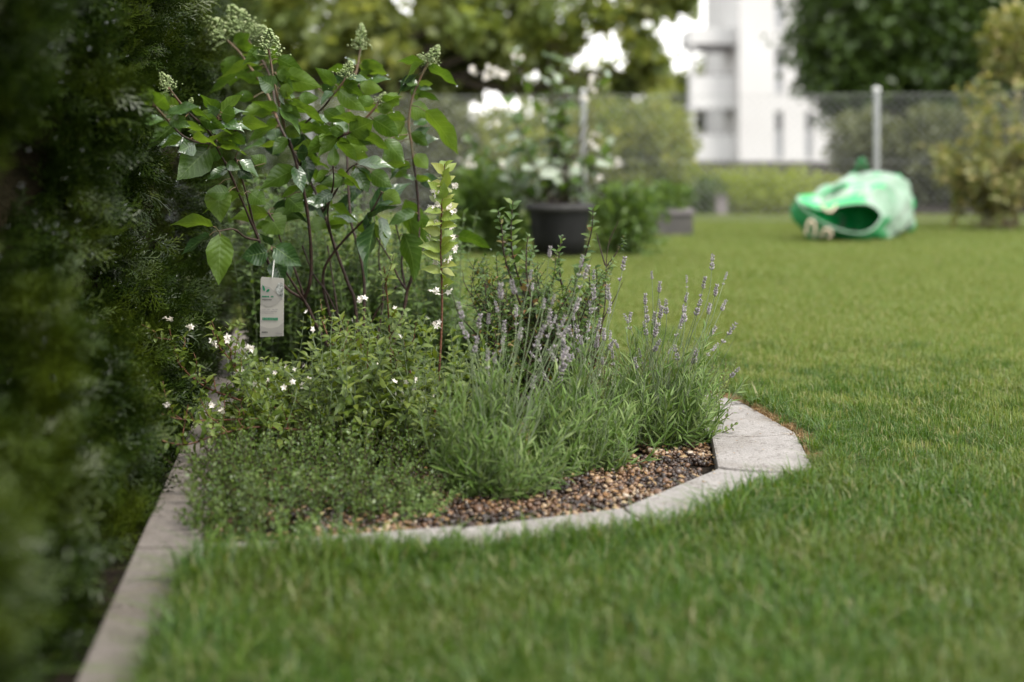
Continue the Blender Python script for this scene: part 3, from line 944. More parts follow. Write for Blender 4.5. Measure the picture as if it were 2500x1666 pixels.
HERO = [  # base, tip, width in photo pixels, look (g green seen from below, d dark, w wet upper face)
    (375, 257, 316, 223, 26, 'g'), (372, 250, 343, 196, 30, 'g'), (378, 257, 414, 226, 46, 'g'), (454, 286, 346, 357, 52, 'g'), (404, 296, 305, 304, 14, 'w'),
    (446, 336, 386, 357, 20, 'g'), (475, 353, 437, 370, 36, 'w'), (518, 332, 468, 347, 22, 'w'), (511, 361, 429, 443, 76, 'g'), (457, 255, 409, 286, 18, 'w'),
    (532, 282, 493, 216, 26, 'g'), (534, 280, 589, 223, 29, 'g'), (530, 284, 507, 257, 20, 'w'), (536, 284, 607, 259, 14, 'w'), (534, 300, 593, 302, 16, 'w'),
    (575, 135, 560, 215, 56, 'g'), (636, 161, 514, 175, 17, 'g'), (607, 178, 493, 227, 18, 'g'), (675, 143, 746, 176, 34, 'g'), (673, 216, 630, 189, 42, 'w'),
    (675, 186, 793, 211, 56, 'g'), (686, 250, 720, 277, 22, 'g'), (680, 236, 723, 236, 36, 'w'), (586, 300, 661, 304, 30, 'g'), (671, 314, 677, 352, 42, 'w'),
    (707, 314, 733, 338, 36, 'w'), (671, 346, 588, 361, 17, 'w'), (714, 311, 807, 318, 22, 'g'), (707, 250, 800, 282, 28, 'g'), (818, 207, 773, 164, 30, 'g'),
    (788, 225, 812, 212, 24, 'w'), (876, 163, 958, 173, 33, 'g'), (868, 160, 845, 137, 10, 'w'), (1037, 160, 970, 130, 21, 'g'), (1044, 165, 1125, 201, 26, 'g'),
    (1021, 209, 973, 194, 15, 'w'), (1021, 210, 1050, 214, 13, 'w'), (1022, 207, 1061, 201, 16, 'g'), (1014, 212, 1018, 248, 24, 'g'), (1000, 264, 1055, 282, 46, 'g'),
    (1039, 270, 1134, 372, 46, 'g'), (1003, 324, 1053, 359, 28, 'g'), (1014, 375, 1049, 418, 30, 'g'), (825, 219, 899, 278, 46, 'g'), (838, 209, 901, 232, 26, 'g'),
    (878, 209, 940, 222, 34, 'g'), (940, 232, 986, 265, 34, 'g'), (820, 209, 771, 163, 28, 'g'), (853, 324, 917, 293, 50, 'g'), (909, 290, 988, 336, 42, 'g'),
    (850, 320, 817, 290, 18, 'w'), (715, 311, 807, 321, 22, 'g'), (700, 250, 802, 290, 26, 'g'), (866, 329, 963, 352, 34, 'g'), (813, 408, 815, 352, 28, 'g'),
    (869, 403, 959, 384, 22, 'w'), (869, 410, 900, 472, 46, 'w'), (905, 519, 987, 423, 44, 'd'), (918, 538, 872, 691, 28, 'd'), (930, 530, 946, 606, 28, 'w'),
    (903, 522, 890, 568, 20, 'd'), (989, 487, 1022, 610, 44, 'g'), (985, 570, 1042, 690, 50, 'g'), (1116, 576, 1205, 594, 30, 'g'), (1015, 440, 982, 425, 13, 'w'),
    (1016, 440, 1060, 430, 16, 'g'), (528, 452, 540, 547, 60, 'g'), (599, 476, 484, 507, 18, 'g'), (520, 553, 415, 519, 30, 'g'), (538, 570, 534, 700, 60, 'g'),
    (515, 573, 436, 619, 24, 'd'), (655, 616, 587, 629, 54, 'd'), (663, 601, 635, 563, 15, 'd'), (670, 603, 736, 650, 52, 'd'), (670, 634, 691, 695, 42, 'd'),
    (680, 604, 734, 683, 20, 'd'), (724, 412, 624, 456, 46, 'g'), (665, 507, 765, 519, 28, 'd'), (655, 522, 563, 519, 36, 'g'), (655, 525, 693, 577, 60, 'g'),
    (553, 399, 586, 414, 24, 'w'), (556, 412, 502, 436, 25, 'w'), (580, 414, 619, 438, 28, 'd'), (584, 392, 637, 428, 22, 'w'), (739, 387, 810, 407, 17, 'g'),
    (538, 361, 510, 399, 28, 'w'), (742, 330, 708, 372, 40, 'd'), (760, 300, 830, 345, 34, 'g'), (790, 270, 850, 300, 32, 'g'), (720, 405, 742, 470, 30, 'd'),
    (740, 380, 770, 450, 30, 'd'), (765, 455, 705, 500, 34, 'g'), (848, 350, 905, 370, 34, 'g'), (850, 300, 800, 330, 30, 'g'), (905, 420, 960, 460, 40, 'g'),
    (960, 400, 1000, 440, 36, 'g'), (856, 470, 830, 560, 32, 'd'), (880, 440, 850, 500, 30, 'd'), (935, 470, 985, 500, 36, 'g'), (600, 330, 560, 360, 26, 'd'),
    (560, 330, 612, 350, 24, 'g'), (640, 260, 590, 280, 30, 'g'), (620, 240, 560, 230, 26, 'g'), (730, 240, 780, 240, 30, 'g'), (750, 200, 700, 215, 26, 'g'),
    (650, 400, 610, 380, 30, 'g'), (650, 340, 690, 390, 30, 'd'), (610, 470, 650, 500, 40, 'g'), (560, 470, 500, 470, 36, 'g'), (700, 480, 745, 520, 40, 'g'),
    (940, 340, 990, 400, 40, 'g'), (975, 350, 930, 400, 36, 'g'), (1022, 520, 1050, 600, 36, 'g'), (780, 470, 790, 540, 36, 'd'),
]
hyd_leaf_no = 0
for si in (0, 1, 2, 3, 5, 6, 7, 7, 8, 8, 9, 10, 11, 11, 12, 13, 16, 17, 20, 23):      # leaves between the ones traced above
    st = STEMS[si]
    for q in range(15 if len(st) > 7 else 9):
        f = random.random() ** .9 * (len(st) - 1.01)
        a, b_ = st[int(f)], st[int(f) + 1]; u = f - int(f)
        bx, by = a[0] + (b_[0] - a[0]) * u, a[1] + (b_[1] - a[1]) * u
        if by > (560 if random.random() < .5 else 430): continue
        sg = random.choice((-1, 1)); ln = random.uniform(40, 88)
        an = random.uniform(-.55, .75)
        HERO.append((bx + sg * 8, by, bx + sg * (8 + ln * math.cos(an)), by + ln * math.sin(an), random.uniform(12, 34), random.choice('gggggggggdw')))
for bx, by, tx, ty, w_, look in HERO:
    j = int(np.argmin((spt[:, 0] - bx) ** 2 + (spt[:, 1] - by) ** 2))
    ds = std[j]
    far = math.hypot(spt[j, 0] - bx, spt[j, 1] - by)
    dep = ds + (random.uniform(-.06, .06) if far > 12 else random.uniform(-.01, .01))
    P0 = W(bx, by, dep); P1 = W(tx, ty, dep + random.uniform(-.045, .02))
    lpx = math.hypot(tx - bx, ty - by)
    mk = {'g': 'hyd', 'd': 'hyd_dark', 'w': 'hyd_wet'}[look]
    ratio = w_ / (lpx * 0.47)
    o, m4, s = put_leaf(hyd, P0, P1, ratio, mk, look == 'w' or (look == 'd' and random.random() < .5))
    hyd_leaf_no += 1
    if far > 3:
        S0 = W(spt[j, 0], spt[j, 1], ds)
        tube(petioles, [S0, S0.lerp(P0, .5) + Vector((0, 0, .004)), P0 + (P1 - P0) * .05], [.0017, .0013, .0012], 5)
    else:
        tube(petioles, [P0 - (P1 - P0) * .12, P0, P0 + (P1 - P0) * .06], [.0016, .0013, .0012], 5)
    if random.random() < .35: droplet(m4 @ Vector(hleaf[s][0][-3]) + Vector((0, 0, -.001)), random.uniform(.0016, .0028))
    if look == 'w' or random.random() < .2:
        tm = hleaf[s]
        for _ in range(7 if look == 'w' else 3):
            q = tm[0][random.randrange(6, len(tm[0]) - 5)]
            droplet(m4 @ Vector((q[0] * .9, q[1], q[2] + .004)), random.uniform(.0008, .0017))
petioles.build('leaf_stalks', M['young_stem'], hyd, kind='stuff')


def panicle(seed, n=170):
    r = random.Random(seed); m_ = MB()
    for k in range(n):
        u = r.random() ** .8
        rr = 0.5 * (1 - u) ** .8 + .05
        th = r.uniform(0, 6.28); q = rr * r.uniform(.6, 1)
        lump = 1 + .35 * math.sin(5 * th + seed) * (1 - u)
        c = np.array([q * lump * math.cos(th), q * lump * math.sin(th), u * 1.0 + .02])
        s = r.uniform(.028, .055)
        m_.add(ICO1[0] * s + c, ICO1[1], np.tile([[r.random(), 0, 0]], (len(ICO1[0]), 1)))
    for k in range(26):
        th = r.uniform(0, 6.28); u = r.uniform(.05, .7); rr = .45 * (1 - u) ** .8
        tube(m_, [(0, 0, max(0, u - .12)), (rr * math.cos(th), rr * math.sin(th), u)], [.014, .009], 4, .2, False)
    tube(m_, [(0, 0, -.25), (0, 0, .5), (0, 0, .95)], [.03, .024, .012], 5, .2, False)
    return m_.mesh('flower_panicle', M['panicle'])


pmesh = [panicle(s) for s in range(3)]
for (px, py, tx, ty, hpx, wpx, d) in [(553, 100, 515, 60, 80, 85, 4.72), (593, 78, 575, 42, 70, 95, 4.76), (600, 80, 640, 70, 50, 50, 4.75), (657, 138, 655, 76, 66, 82, 4.1),
                                      (880, 122, 882, 64, 62, 50, 4.66), (842, 192, 852, 160, 44, 52, 4.25), (1045, 158, 1072, 108, 52, 54, 4.42), (1040, 158, 1020, 128, 30, 30, 4.42),
                                      (416, 222, 392, 178, 50, 52, 3.62), (922, 255, 940, 226, 34, 34, 4.16), (462, 262, 470, 232, 24, 24, 3.75), (432, 268, 418, 262, 20, 20, 3.64)]:
    b = W(px, py, d); z_ = (W(tx, ty, d) - b).normalized(); s = hpx / F * d; sw = wpx / F * d
    x_ = z_.cross(Vector((0, 1, 0))).normalized(); y_ = z_.cross(x_)
    m4 = Matrix((x_ * sw, y_ * sw, z_ * s)).transposed().to_4x4(); m4.translation = b
    link('flower_panicle', random.choice(pmesh), hyd, m4)

# hanging plant tag
tagc = W(664, 678, 4.06)
tg = empty('plant_tag', (tagc.x, tagc.y, W(664, 828, 4.06).z), 'pale plant label tag with green leaf logo hanging on the hydrangea', 'plant tag')
TW, TH = 0.0715, 0.174
tag_frame = Matrix.Translation(W(664, 752, 4.06)) @ Euler((R(3), R(2.0), R(-14)), 'XYZ').to_matrix().to_4x4()


def tag_poly(name, pts, dz, mat, thick=0.0):
    bm = bmesh.new()
    vs = [bm.verts.new(((x - .5) * TW, -dz, (y - .5) * TH)) for x, y in pts]
    f = bm.faces.new(vs)
    if thick:
        r = bmesh.ops.extrude_face_region(bm, geom=[f])
        for e in r['geom']:
            if isinstance(e, bmesh.types.BMVert): e.co.y += thick
    bmesh.ops.recalc_face_normals(bm, faces=bm.faces)
    me = bpy.data.meshes.new(name); bm.to_mesh(me); bm.free(); me.materials.append(mat)
    return link(name, me, tg, tag_frame)


tag_poly('card', [(0, 0), (1, .045), (1, .96), (.96, 1), (.04, 1), (0, .97)], 0, M['card'], .0012)
tag_poly('grey_band', [(.001, .002), (.999, .046), (.999, .27), (.8, .2), (.55, .165), (.3, .16), (.001, .19)], .0008, M['card_grey'])
tag_poly('grey_disc', [(.02, .56), (.25, .51), (.5, .52), (.75, .58), (.95, .66), (.7, .68), (.6, .78), (.4, .84), (.15, .86), (.02, .84)], .0008, M['card_grey'])
tag_poly('logo_leaf', [(.08, .87), (.16, .85), (.21, .80), (.18, .765), (.12, .79)], .0016, M['print_green'])
tag_poly('logo_leaf', [(.25, .755), (.27, .785), (.34, .81), (.41, .80), (.36, .77)], .0016, M['print_green'])
tag_poly('flower_picture', [(.99, .675), (.86, .69), (.74, .74), (.63, .81), (.70, .86), (.78, .92), (.90, .93), (.99, .90)], .0016, M['tag_photo'])
rt = random.Random(5)


def print_line(x0, x1, y, h, mat, cell):
    m_ = MB(); x = x0
    while x < x1 - cell * .3:
        w = cell * rt.uniform(.5, 1.0)
        if rt.random() > .12:
            y2 = y + .02 * x
            Vq = [((x - .5) * TW, -.0016, (y2 - .5) * TH), ((x + w - .5) * TW, -.0016, (y2 - .5) * TH), ((x + w - .5) * TW, -.0016, (y2 + h - .5) * TH), ((x - .5) * TW, -.0016, (y2 + h - .5) * TH)]
            m_.add(Vq, [(0, 1, 2, 3)])
        x += w + cell * .22
    o = link('print_line', m_.mesh('print_line', mat), tg, tag_frame)


print_line(.08, .58, .665, .025, M['print_green'], .06)
print_line(.08, .50, .618, .018, M['print_dark'], .05)
for q, (yy, x1) in enumerate(((.46, .76), .43 and (.43, .74), (.40, .58))): print_line(.08, x1, yy, .010, M['card_grey'] if False else M['grey_trim'], .035)
print_line(.10, .80, .285, .045, M['print_green'], .06)
print_line(.08, .36, .075, .022, M['print_dark'], .05)
print_line(.68, .96, .065, .015, M['grey_trim'], .04)
m_ = MB()
tube(m_, smooth_path([tag_frame @ Vector((0, -.002, TH * .47)), tag_frame @ Vector((.002, -.004, TH * .56)), W(668, 640, 4.09), W(672, 632, 4.17), W(670, 640, 4.12), tag_frame @ Vector((-.001, .003, TH * .47))], 4), .0007, 5)
m_.build('string', M['string'], tg)

# ------------------------------------------------------------------ shoots with opposite leaves
UP = np.array([0, 0, 1.0])


def shoot(path, leaf, space, start=0.15, splay=0.9, up=.5, taper=.55, face=.35):
    """leaf bases, directions, normals, sizes along a path given from base to tip"""
    P_ = np.array([tuple(p) for p in path], float)
    seg = np.linalg.norm(np.diff(P_, axis=0), axis=1); cum = np.concatenate([[0], np.cumsum(seg)]); L_ = cum[-1]
    out = []
    s = L_ * start; k = 0; a0 = random.uniform(0, 3.14)
    while s <= L_:
        i = min(len(seg) - 1, int(np.searchsorted(cum, s)) - 1) if s > 0 else 0
        i = max(0, i)
        t_ = (P_[i + 1] - P_[i]) / (seg[i] + 1e-9)
        p = P_[i] + t_ * (s - cum[i])
        ref = unit(np.cross(t_, [0.3, .9, .2])); r2 = np.cross(t_, ref)
        a = a0 + k * 1.5708 + random.uniform(-.3, .3)
        o_ = ref * math.cos(a) + r2 * math.sin(a)
        fr = s / L_
        for sg in (1, -1):
            if random.random() < .07: continue
            dvec = unit(o_ * sg * splay + t_ * random.uniform(.25, .7) * (1 + fr * .6) + UP * random.uniform(-.25, .2) + rng.normal(0, .15, 3))
            nv = unit(t_ * .7 + UP * up + np.array([0, -face, 0]) + rng.normal(0, .28, 3))
            out.append((p, dvec, nv, leaf * random.uniform(.7, 1.1) * (1 - (1 - taper) * max(0, fr - .55) / .45)))
        s += space * random.uniform(.75, 1.25); k += 1
    return out


SMALL = [leaf_tm(0.42, 5, 1, .3, d_, .8, 0.05, 0, 30 + i) for i, d_ in enumerate((.15, .35, .5))]
OVAL = [leaf_tm(0.58, 4, 1, .25, d_, 1.0, 0, 0, 40 + i) for i, d_ in enumerate((.05, .2))]
NARROW = [leaf_tm(0.115, 4, 1, .3, d_, .8, 0, 0, 50 + i) for i, d_ in enumerate((.05, .2, -.15))]


def put(mb_, tms, L):
    if not L: return
    for q in range(len(tms)):
        sub = L[q::len(tms)]
        if sub: add_leaves(mb_, tms[q], [x[0] for x in sub], [x[1] for x in sub], [x[2] for x in sub], [x[3] for x in sub])


def wob(p0, p1, n=5, amp=.02, bow=None):
    out = []
    for i in range(n):
        t_ = i / (n - 1)
        v = p0.lerp(p1, t_)
        if bow is not None: v = v + bow * (4 * t_ * (1 - t_))
        if 0 < i < n - 1: v = v + Vector(rng.normal(0, amp, 3))
        out.append(v)
    return smooth_path(out, 3)


def flower(mb_, p, dirv, size):
    """a small open white flower of five petals"""
    dirv = unit(np.array(dirv, float)); a = unit(np.cross(dirv, [.2, .5, .8])); b = np.cross(dirv, a)
    k = 5; ph = random.random() * 6
    T_ = [a * math.cos(ph + 6.283 * i / k) + b * math.sin(ph + 6.283 * i / k) + dirv * .45 for i in range(k)]
    add_leaves(mb_, OVAL[0], [np.array(p)] * k, T_, [dirv] * k, size)


# --- white-flowered shrub
wf = empty('white_flowering_shrub', (-0.35, 3.75, -0.05), 'sprawling small leaved shrub with white flowers below the hydrangea', 'shrub')
fol, stm, flw, stg = MB(), MB(), MB(), MB()
WB = [  # base to tip, in photo pixels and metres of distance
    [(860, 1060, 3.75), (720, 1025, 3.7), (571, 1025, 3.62), (446, 1025, 3.55), (357, 996, 3.5)],
    [(800, 1060, 3.7), (643, 1043, 3.6), (536, 1060, 3.52), (446, 1086, 3.46), (335, 1058, 3.4)],
    [(700, 1050, 3.8), (600, 985, 3.8), (511, 950, 3.78), (457, 911, 3.76), (429, 871, 3.74), (413, 800, 3.72)],
    [(760, 1060, 3.8), (690, 1010, 3.8), (639, 975, 3.8), (590, 915, 3.79), (555, 870, 3.78), (525, 838, 3.77)],
    [(900, 1060, 3.9), (880, 980, 3.9), (840, 890, 3.9), (800, 820, 3.9), (784, 775, 3.9)],
    [(960, 1060, 3.9), (955, 930, 3.9), (950, 800, 3.9), (945, 720, 3.88), (937, 650, 3.86)],
    [(900, 1080, 3.8), (905, 980, 3.8), (890, 900, 3.8), (880, 840, 3.8)],
    [(990, 1080, 3.8), (1010, 980, 3.8), (1000, 900, 3.8), (985, 830, 3.78)],
]
for _ in range(260):
    bx = random.uniform(590, 1110); d_ = random.uniform(3.6, 4.25)
    base = W(bx, 0, d_); base.z = -.05
    tx = bx + random.gauss(-35, 70); ty = random.uniform(750, 1010) + max(0, 620 - tx) * .25 + max(0, bx - 1040) * 1.4
    if tx < 560: ty = random.uniform(930, 1020)
    if 585 < tx < 735: ty = max(ty, random.uniform(858, 930))
    top = W(max(470, tx), ty, d_ + random.uniform(-.12, .08))
    WB.append(None)
    path = wob(base, top, 5, .018)
    put(fol, SMALL, shoot(path, random.uniform(.036, .052), .0215, .12))
    tube(stg, path, np.linspace(.0020, .0008, len(path)), 5)
    if random.random() < .10:
        for q in range(random.randint(1, 3)):
            flower(flw, Vector(path[-1 - q]) + Vector(rng.normal(0, .012, 3)), rng.normal(0, 1, 3) + np.array([0, -.5, .6]), random.uniform(.007, .011))
for st in WB:
    if st is None: continue
    path = smooth_path([W(*q) for q in st], 5)
    put(fol, SMALL, shoot(path, .044, .020, .05))
    tube(stm, path, np.linspace(.0036, .0012, len(path)), 6)
    # side twigs
    for q in range(1, len(path) - 2, 2):
        p = Vector(path[q]); tip = p + Vector((random.uniform(-.07, .05), random.uniform(-.06, .05), random.uniform(.03, .10)))
        tw = wob(p, tip, 4, .006)
        put(fol, SMALL, shoot(tw, .034, .02, .2)); tube(stm, tw, np.linspace(.0016, .0009, len(tw)), 5)
for px, py, d_ in [(406, 778, 3.72), (418, 782, 3.72), (468, 803, 3.72), (463, 798, 3.73), (519, 836, 3.76), (524, 842, 3.76), (556, 828, 3.77), (602, 850, 3.77), (608, 855, 3.78), (615, 852, 3.77), (585, 905, 3.78), (590, 912, 3.78), (578, 915, 3.77),
                      (408, 995, 3.5), (545, 1000, 3.6), (540, 1005, 3.6), (518, 990, 3.6), (882, 735, 3.86), (885, 728, 3.86), (600, 960, 3.75), (655, 930, 3.8)]:
    for _ in range(2): flower(flw, W(px, py, d_) + Vector(rng.normal(0, .003, 3)), rng.normal(0, .7, 3) + np.array([0, -.6, .6]), random.uniform(.009, .014))
fol.build('foliage', M['deutzia'], wf, kind='stuff')
stm.build('branches', M['red_bark'], wf, kind='stuff')
flw.build('white_flowers', M['petal'], wf, kind='stuff')
stg.build('young_stems', M['lav_stem'], wf, kind='stuff')

# --- the single upright flowering shoot
us = empty('flowering_shoot', (W(1060, 1020, 3.86).x, 3.86, -.05), 'single upright red-brown shoot with yellow-green leaves and white flowers', 'flowering shoot')
upath = smooth_path([W(1052, 1060, 3.86), W(1062, 1000, 3.86), W(1071, 920, 3.86), W(1078, 800, 3.86), W(1079, 700, 3.86), W(1076, 600, 3.86), W(1079, 500, 3.85), W(1082, 440, 3.85), W(1086, 400, 3.85)], 5)
m_ = MB(); tube(m_, upath, np.linspace(.0042, .0016, len(upath)), 7); m_.build('stem', M['red_bark'], us)
ym = []
for s, tm in enumerate(SMALL):
    m_ = MB(); big = leaf_tm(0.56, 7, 2, .3, (.15, .3, .45)[s], .8, .05, .1, 60 + s); m_.add(big[0], big[1], np.column_stack([np.zeros(len(big[0])), big[2]])); ym.append(m_.mesh('leaf', M['yellow_leaf']))


def leaf_objects(parent, meshes, L):
    for p, t_, nv, s in L:
        t_ = Vector(t_).normalized(); x_ = t_.cross(Vector(nv)).normalized(); z_ = x_.cross(t_)
        m4 = Matrix((x_ * s, t_ * s, z_ * s)).transposed().to_4x4(); m4.translation = Vector(p)
        link('leaf', random.choice(meshes), parent, m4)


topL = shoot([p for p in upath if p.z > W(0, 715, 3.86).z], .064, .0135, 0.0, .85, .2, .8, 1.1)
leaf_objects(us, ym, topL)
for cy in (440, 462, 500, 515, 545, 580, 600, 640, 660, 712, 795):
    for sg in (-1, 1):
        if random.random() < .25: continue
        m_ = MB()
        c = W(1079 + sg * random.uniform(14, 30), cy + random.uniform(-10, 10), 3.84 + random.uniform(-.02, .02))
        for q in range(random.randint(3, 6)):
            flower(m_, c + Vector(rng.normal(0, .006, 3)), np.array([sg * .6, -.5, -.2]) + rng.normal(0, .5, 3), random.uniform(.007, .011))
        tube(m_, [W(1079, cy + 8, 3.86), c], .0008, 4)
        m_.build('flower_cluster', M['petal'], us)

# --- low glossy ground cover at the front left
gc = empty('ground_cover_plant', (-0.45, 3.12, -.05), 'low mat of tiny glossy leaves at the front left of the bed', 'ground cover')
fol, stm = MB(), MB()
for _ in range(640):
    px = random.uniform(400, 1085); d_ = random.uniform(2.9, 3.62)
    lim = 2.92 + max(0, px - 620) / 460 * .26
    if d_ < lim: d_ = lim + random.random() * .25
    base = W(px, 0, d_); base.z = -.045
    if base.x < kerb_x(d_, 1) + .02: base.x = kerb_x(d_, 1) + random.uniform(.0, .09)
    hh = random.uniform(.07, .19) * (1 - .45 * max(0, px - 850) / 235) + .05 * noise.noise(base * 5)
    top = base + Vector((random.gauss(-.045 if px < 520 else 0, .05), random.gauss(-.05 if d_ < 3.05 else -.015, .045), max(.05, hh)))
    path = wob(base, top, 4, .008)
    put(fol, OVAL, shoot(path, random.uniform(.010, .0165), .0105, .12, 1.0, .8, .8)); tube(stm, path, np.linspace(.0012, .0006, len(path)), 4)
fol.build('foliage', M['cover'], gc, kind='stuff'); stm.build('stems', M['bark'], gc, kind='stuff')

gl = empty('leafy_shoots', (W(1075, 0, 3.7).x, 3.72, -.05), 'loose green leafy shoots between white flowered shrub and lavender', 'plant')
fol, stm = MB(), MB()
for _ in range(60):
    px = random.uniform(1000, 1215); d_ = random.uniform(3.55, 4.05)
    base = W(px, 0, d_); base.z = -.045
    path = wob(base, W(px + random.gauss(0, 30), random.uniform(860, 1010), d_), 5, .012)
    put(fol, SMALL if _ % 3 else NARROW, shoot(path, random.uniform(.026, .045), .019, .12)); tube(stm, path, .0009, 4)
fol.build('foliage', M['deutzia'], gl, kind='stuff'); stm.build('stems', M['lav_stem'], gl, kind='stuff')

# --- grey sprig tuft at the end of the ground cover
gt = empty('silver_sprig_plant', (W(1010, 1260, 3.16).x, 3.16, -.05), 'small grey green tuft between ground cover and nearest lavender', 'plant')
fol = MB()
for _ in range(70):
    base = Vector((W(random.uniform(950, 1070), 0, 3.15).x, random.uniform(3.08, 3.26), -.045))
    top = base + Vector((random.gauss(0, .03), random.gauss(0, .03), random.uniform(.04, .10)))
    put(fol, OVAL, shoot(wob(base, top, 4, .005), .010, .008, .1, 1, .6))
fol.build('foliage', M['lav_leaf'], gt, kind='stuff')

# ------------------------------------------------------------------ lavender
def lav_head(seed):
    r = random.Random(seed); m_ = MB()
    z = 0.0; zs = [0.0]
    for k in range(r.randint(4, 6)):
        zs.append(zs[-1] + r.uniform(.0065, .0085))
    if seed % 2: zs = [-.018 - r.random() * .01] + zs
    for i, z in enumerate(zs):
        nb = r.randint(6, 8); sz = .0044 * (1 - .07 * i) * r.uniform(.85, 1.1)
        for k in range(nb):
            if r.random() < .16: continue
            th = 6.283 * k / nb + r.uniform(-.2, .2)
            dr = np.array([math.cos(th), math.sin(th), 0.0]); ax_ = unit(dr * .75 + np.array([0, 0, 1.0]))
            sx = unit(np.cross(ax_, dr)); sy = np.cross(ax_, sx)
            V_ = ICO1[0][:, 2:3] * ax_ * sz * 1.25 + ICO1[0][:, :1] * sx * sz * .42 + ICO1[0][:, 1:2] * sy * sz * .42
            m_.add(V_ + dr * .0026 + np.array([0, 0, z + r.uniform(-.0022, .0022)]) + ax_ * sz * .6, ICO1[1], np.tile([[r.random(), 0, 0]], (len(ICO1[0]), 1)))
    return m_.mesh('flower_head', M['lav_flower'])


heads = [lav_head(s) for s in range(5)]
LAV = [
    ('nearest lavender clump, spikes leaning right above bare gravel', (1205, 1222, 3.36), (0.155, 0.13),
     [(1120, 744), (1173, 766), (1194, 766), (1223, 691), (1248, 684), (1298, 659), (1301, 690), (1230, 820), (1273, 798), (1330, 733), (1330, 794), (1355, 719), (1358, 770), (1380, 770), (1344, 601), (1423, 623), (1416, 726), (1165, 830), (1210, 740), (1260, 745)]),
    ('middle lavender clump with the densest flower spikes', (1400, 1172, 3.60), (0.125, 0.11),
     [(1390, 794), (1437, 784), (1466, 776), (1373, 830), (1450, 662), (1448, 694), (1484, 694), (1526, 626), (1400, 760), (1420, 820), (1460, 820), (1340, 850), (1310, 820), (1490, 740), (1440, 740), (1500, 830), (1408, 800), (1475, 800), (1360, 790)]),
    ('lavender clump beside the stone edging with tall spikes over the lawn', (1598, 1108, 3.90), (0.165, 0.14),
     [(1591, 662), (1612, 687), (1576, 716), (1626, 737), (1609, 730), (1541, 762), (1523, 766), (1573, 791), (1501, 830), (1648, 848), (1740, 627), (1775, 665), (1676, 672), (1722, 676), (1679, 714), (1773, 733), (1798, 788), (1750, 797), (1753, 840), (1640, 850), (1600, 760), (1735, 740), (1700, 860), (1560, 850)]),
]
for li, (lab, b, (rx, ry), tips) in enumerate(LAV):
    bc = W(*b); bc.z = -.05
    lv = empty('lavender_plant', bc, lab, 'lavender', 'lavender clumps in the bed')
    fol, stm = MB(), MB()
    shoots = []
    for q in range(200):
        a = random.uniform(0, 6.283); rr = math.sqrt(random.random())
        nv_ = noise.noise(Vector((math.cos(a) * 1.1 + li * 7, math.sin(a) * 1.1, rr * 1.2)))
        if nv_ < -.22 and random.random() < .75: continue
        base = bc + Vector((.060 * rr * math.cos(a), .060 * rr * math.sin(a), .01))
        hgt = random.uniform(.07, .26) * (1.1 - .5 * rr) * (1 + .8 * nv_)
        ext = 1 + .55 * nv_ + (random.random() < .12) * random.uniform(.15, .5)
        top = bc + Vector((rx * rr * math.cos(a) * ext + .03, ry * rr * math.sin(a) * ext, .03 + hgt))
        path = wob(base, top, 5, .008, Vector((math.cos(a), math.sin(a), -.3)) * .024 * rr)
        Lq = shoot(path, random.uniform(.030, .056), .0125, .22, random.uniform(.35, .6), .4, .85)
        put(fol, NARROW, Lq); tube(stm, path, np.linspace(.0017, .0008, len(path)), 4)
    for q in range(26):                    # bare and long grassy stems
        a = random.uniform(0, 6.283)
        base = bc + Vector((.05 * math.cos(a), .05 * math.sin(a), .01)); top = base + Vector((random.gauss(.05, .09), random.gauss(0, .06), random.uniform(.18, .36)))
        path = wob(base, top, 5, .008); tube(stm, path, np.linspace(.0012, .0006, len(path)), 4)
        if q % 2: put(fol, NARROW, shoot(path, random.uniform(.035, .06), .03, .15, .4, .4, .9))
    fol.build('foliage', M['lav_leaf'], lv, kind='stuff'); stm.build('branches', M['lav_stem'], lv, kind='stuff')
    tips = tips + [(t_[0] + random.gauss(-15, 32), t_[1] + random.uniform(15, 130)) for t_ in random.sample(tips, 11)]
    for (tx, ty) in tips:
        d_ = b[2] + random.uniform(-.08, .16)
        tip = W(tx, ty, d_)
        ax0 = bc.x + (tip.x - bc.x) * .25 + random.uniform(-.03, .03)
        base = Vector((ax0, b[2] + random.uniform(-.04, .06), .05))
        path = smooth_path([base, base.lerp(tip, .35) + Vector((random.gauss(0, .010), 0, .012)), base.lerp(tip, .7) + Vector((random.gauss(0, .010), random.gauss(0, .01), .008)), tip], 5)
        m_ = MB(); tube(m_, path, np.linspace(.0013, .0009, len(path)), 5)
        so = m_.build('flower_stem', M['lav_stem'], lv)
        z_ = (Vector(path[-1]) - Vector(path[-3])).normalized(); x_ = z_.cross(Vector((0, 1, 0.1))).normalized(); y_ = z_.cross(x_)
        s = random.uniform(.6, 1.2)
        m4 = Matrix((x_ * s, y_ * s, z_ * s)).transposed().to_4x4(); m4.translation = tip - z_ * .034 * s
        link('flower_head', random.choice(heads), so, m4)

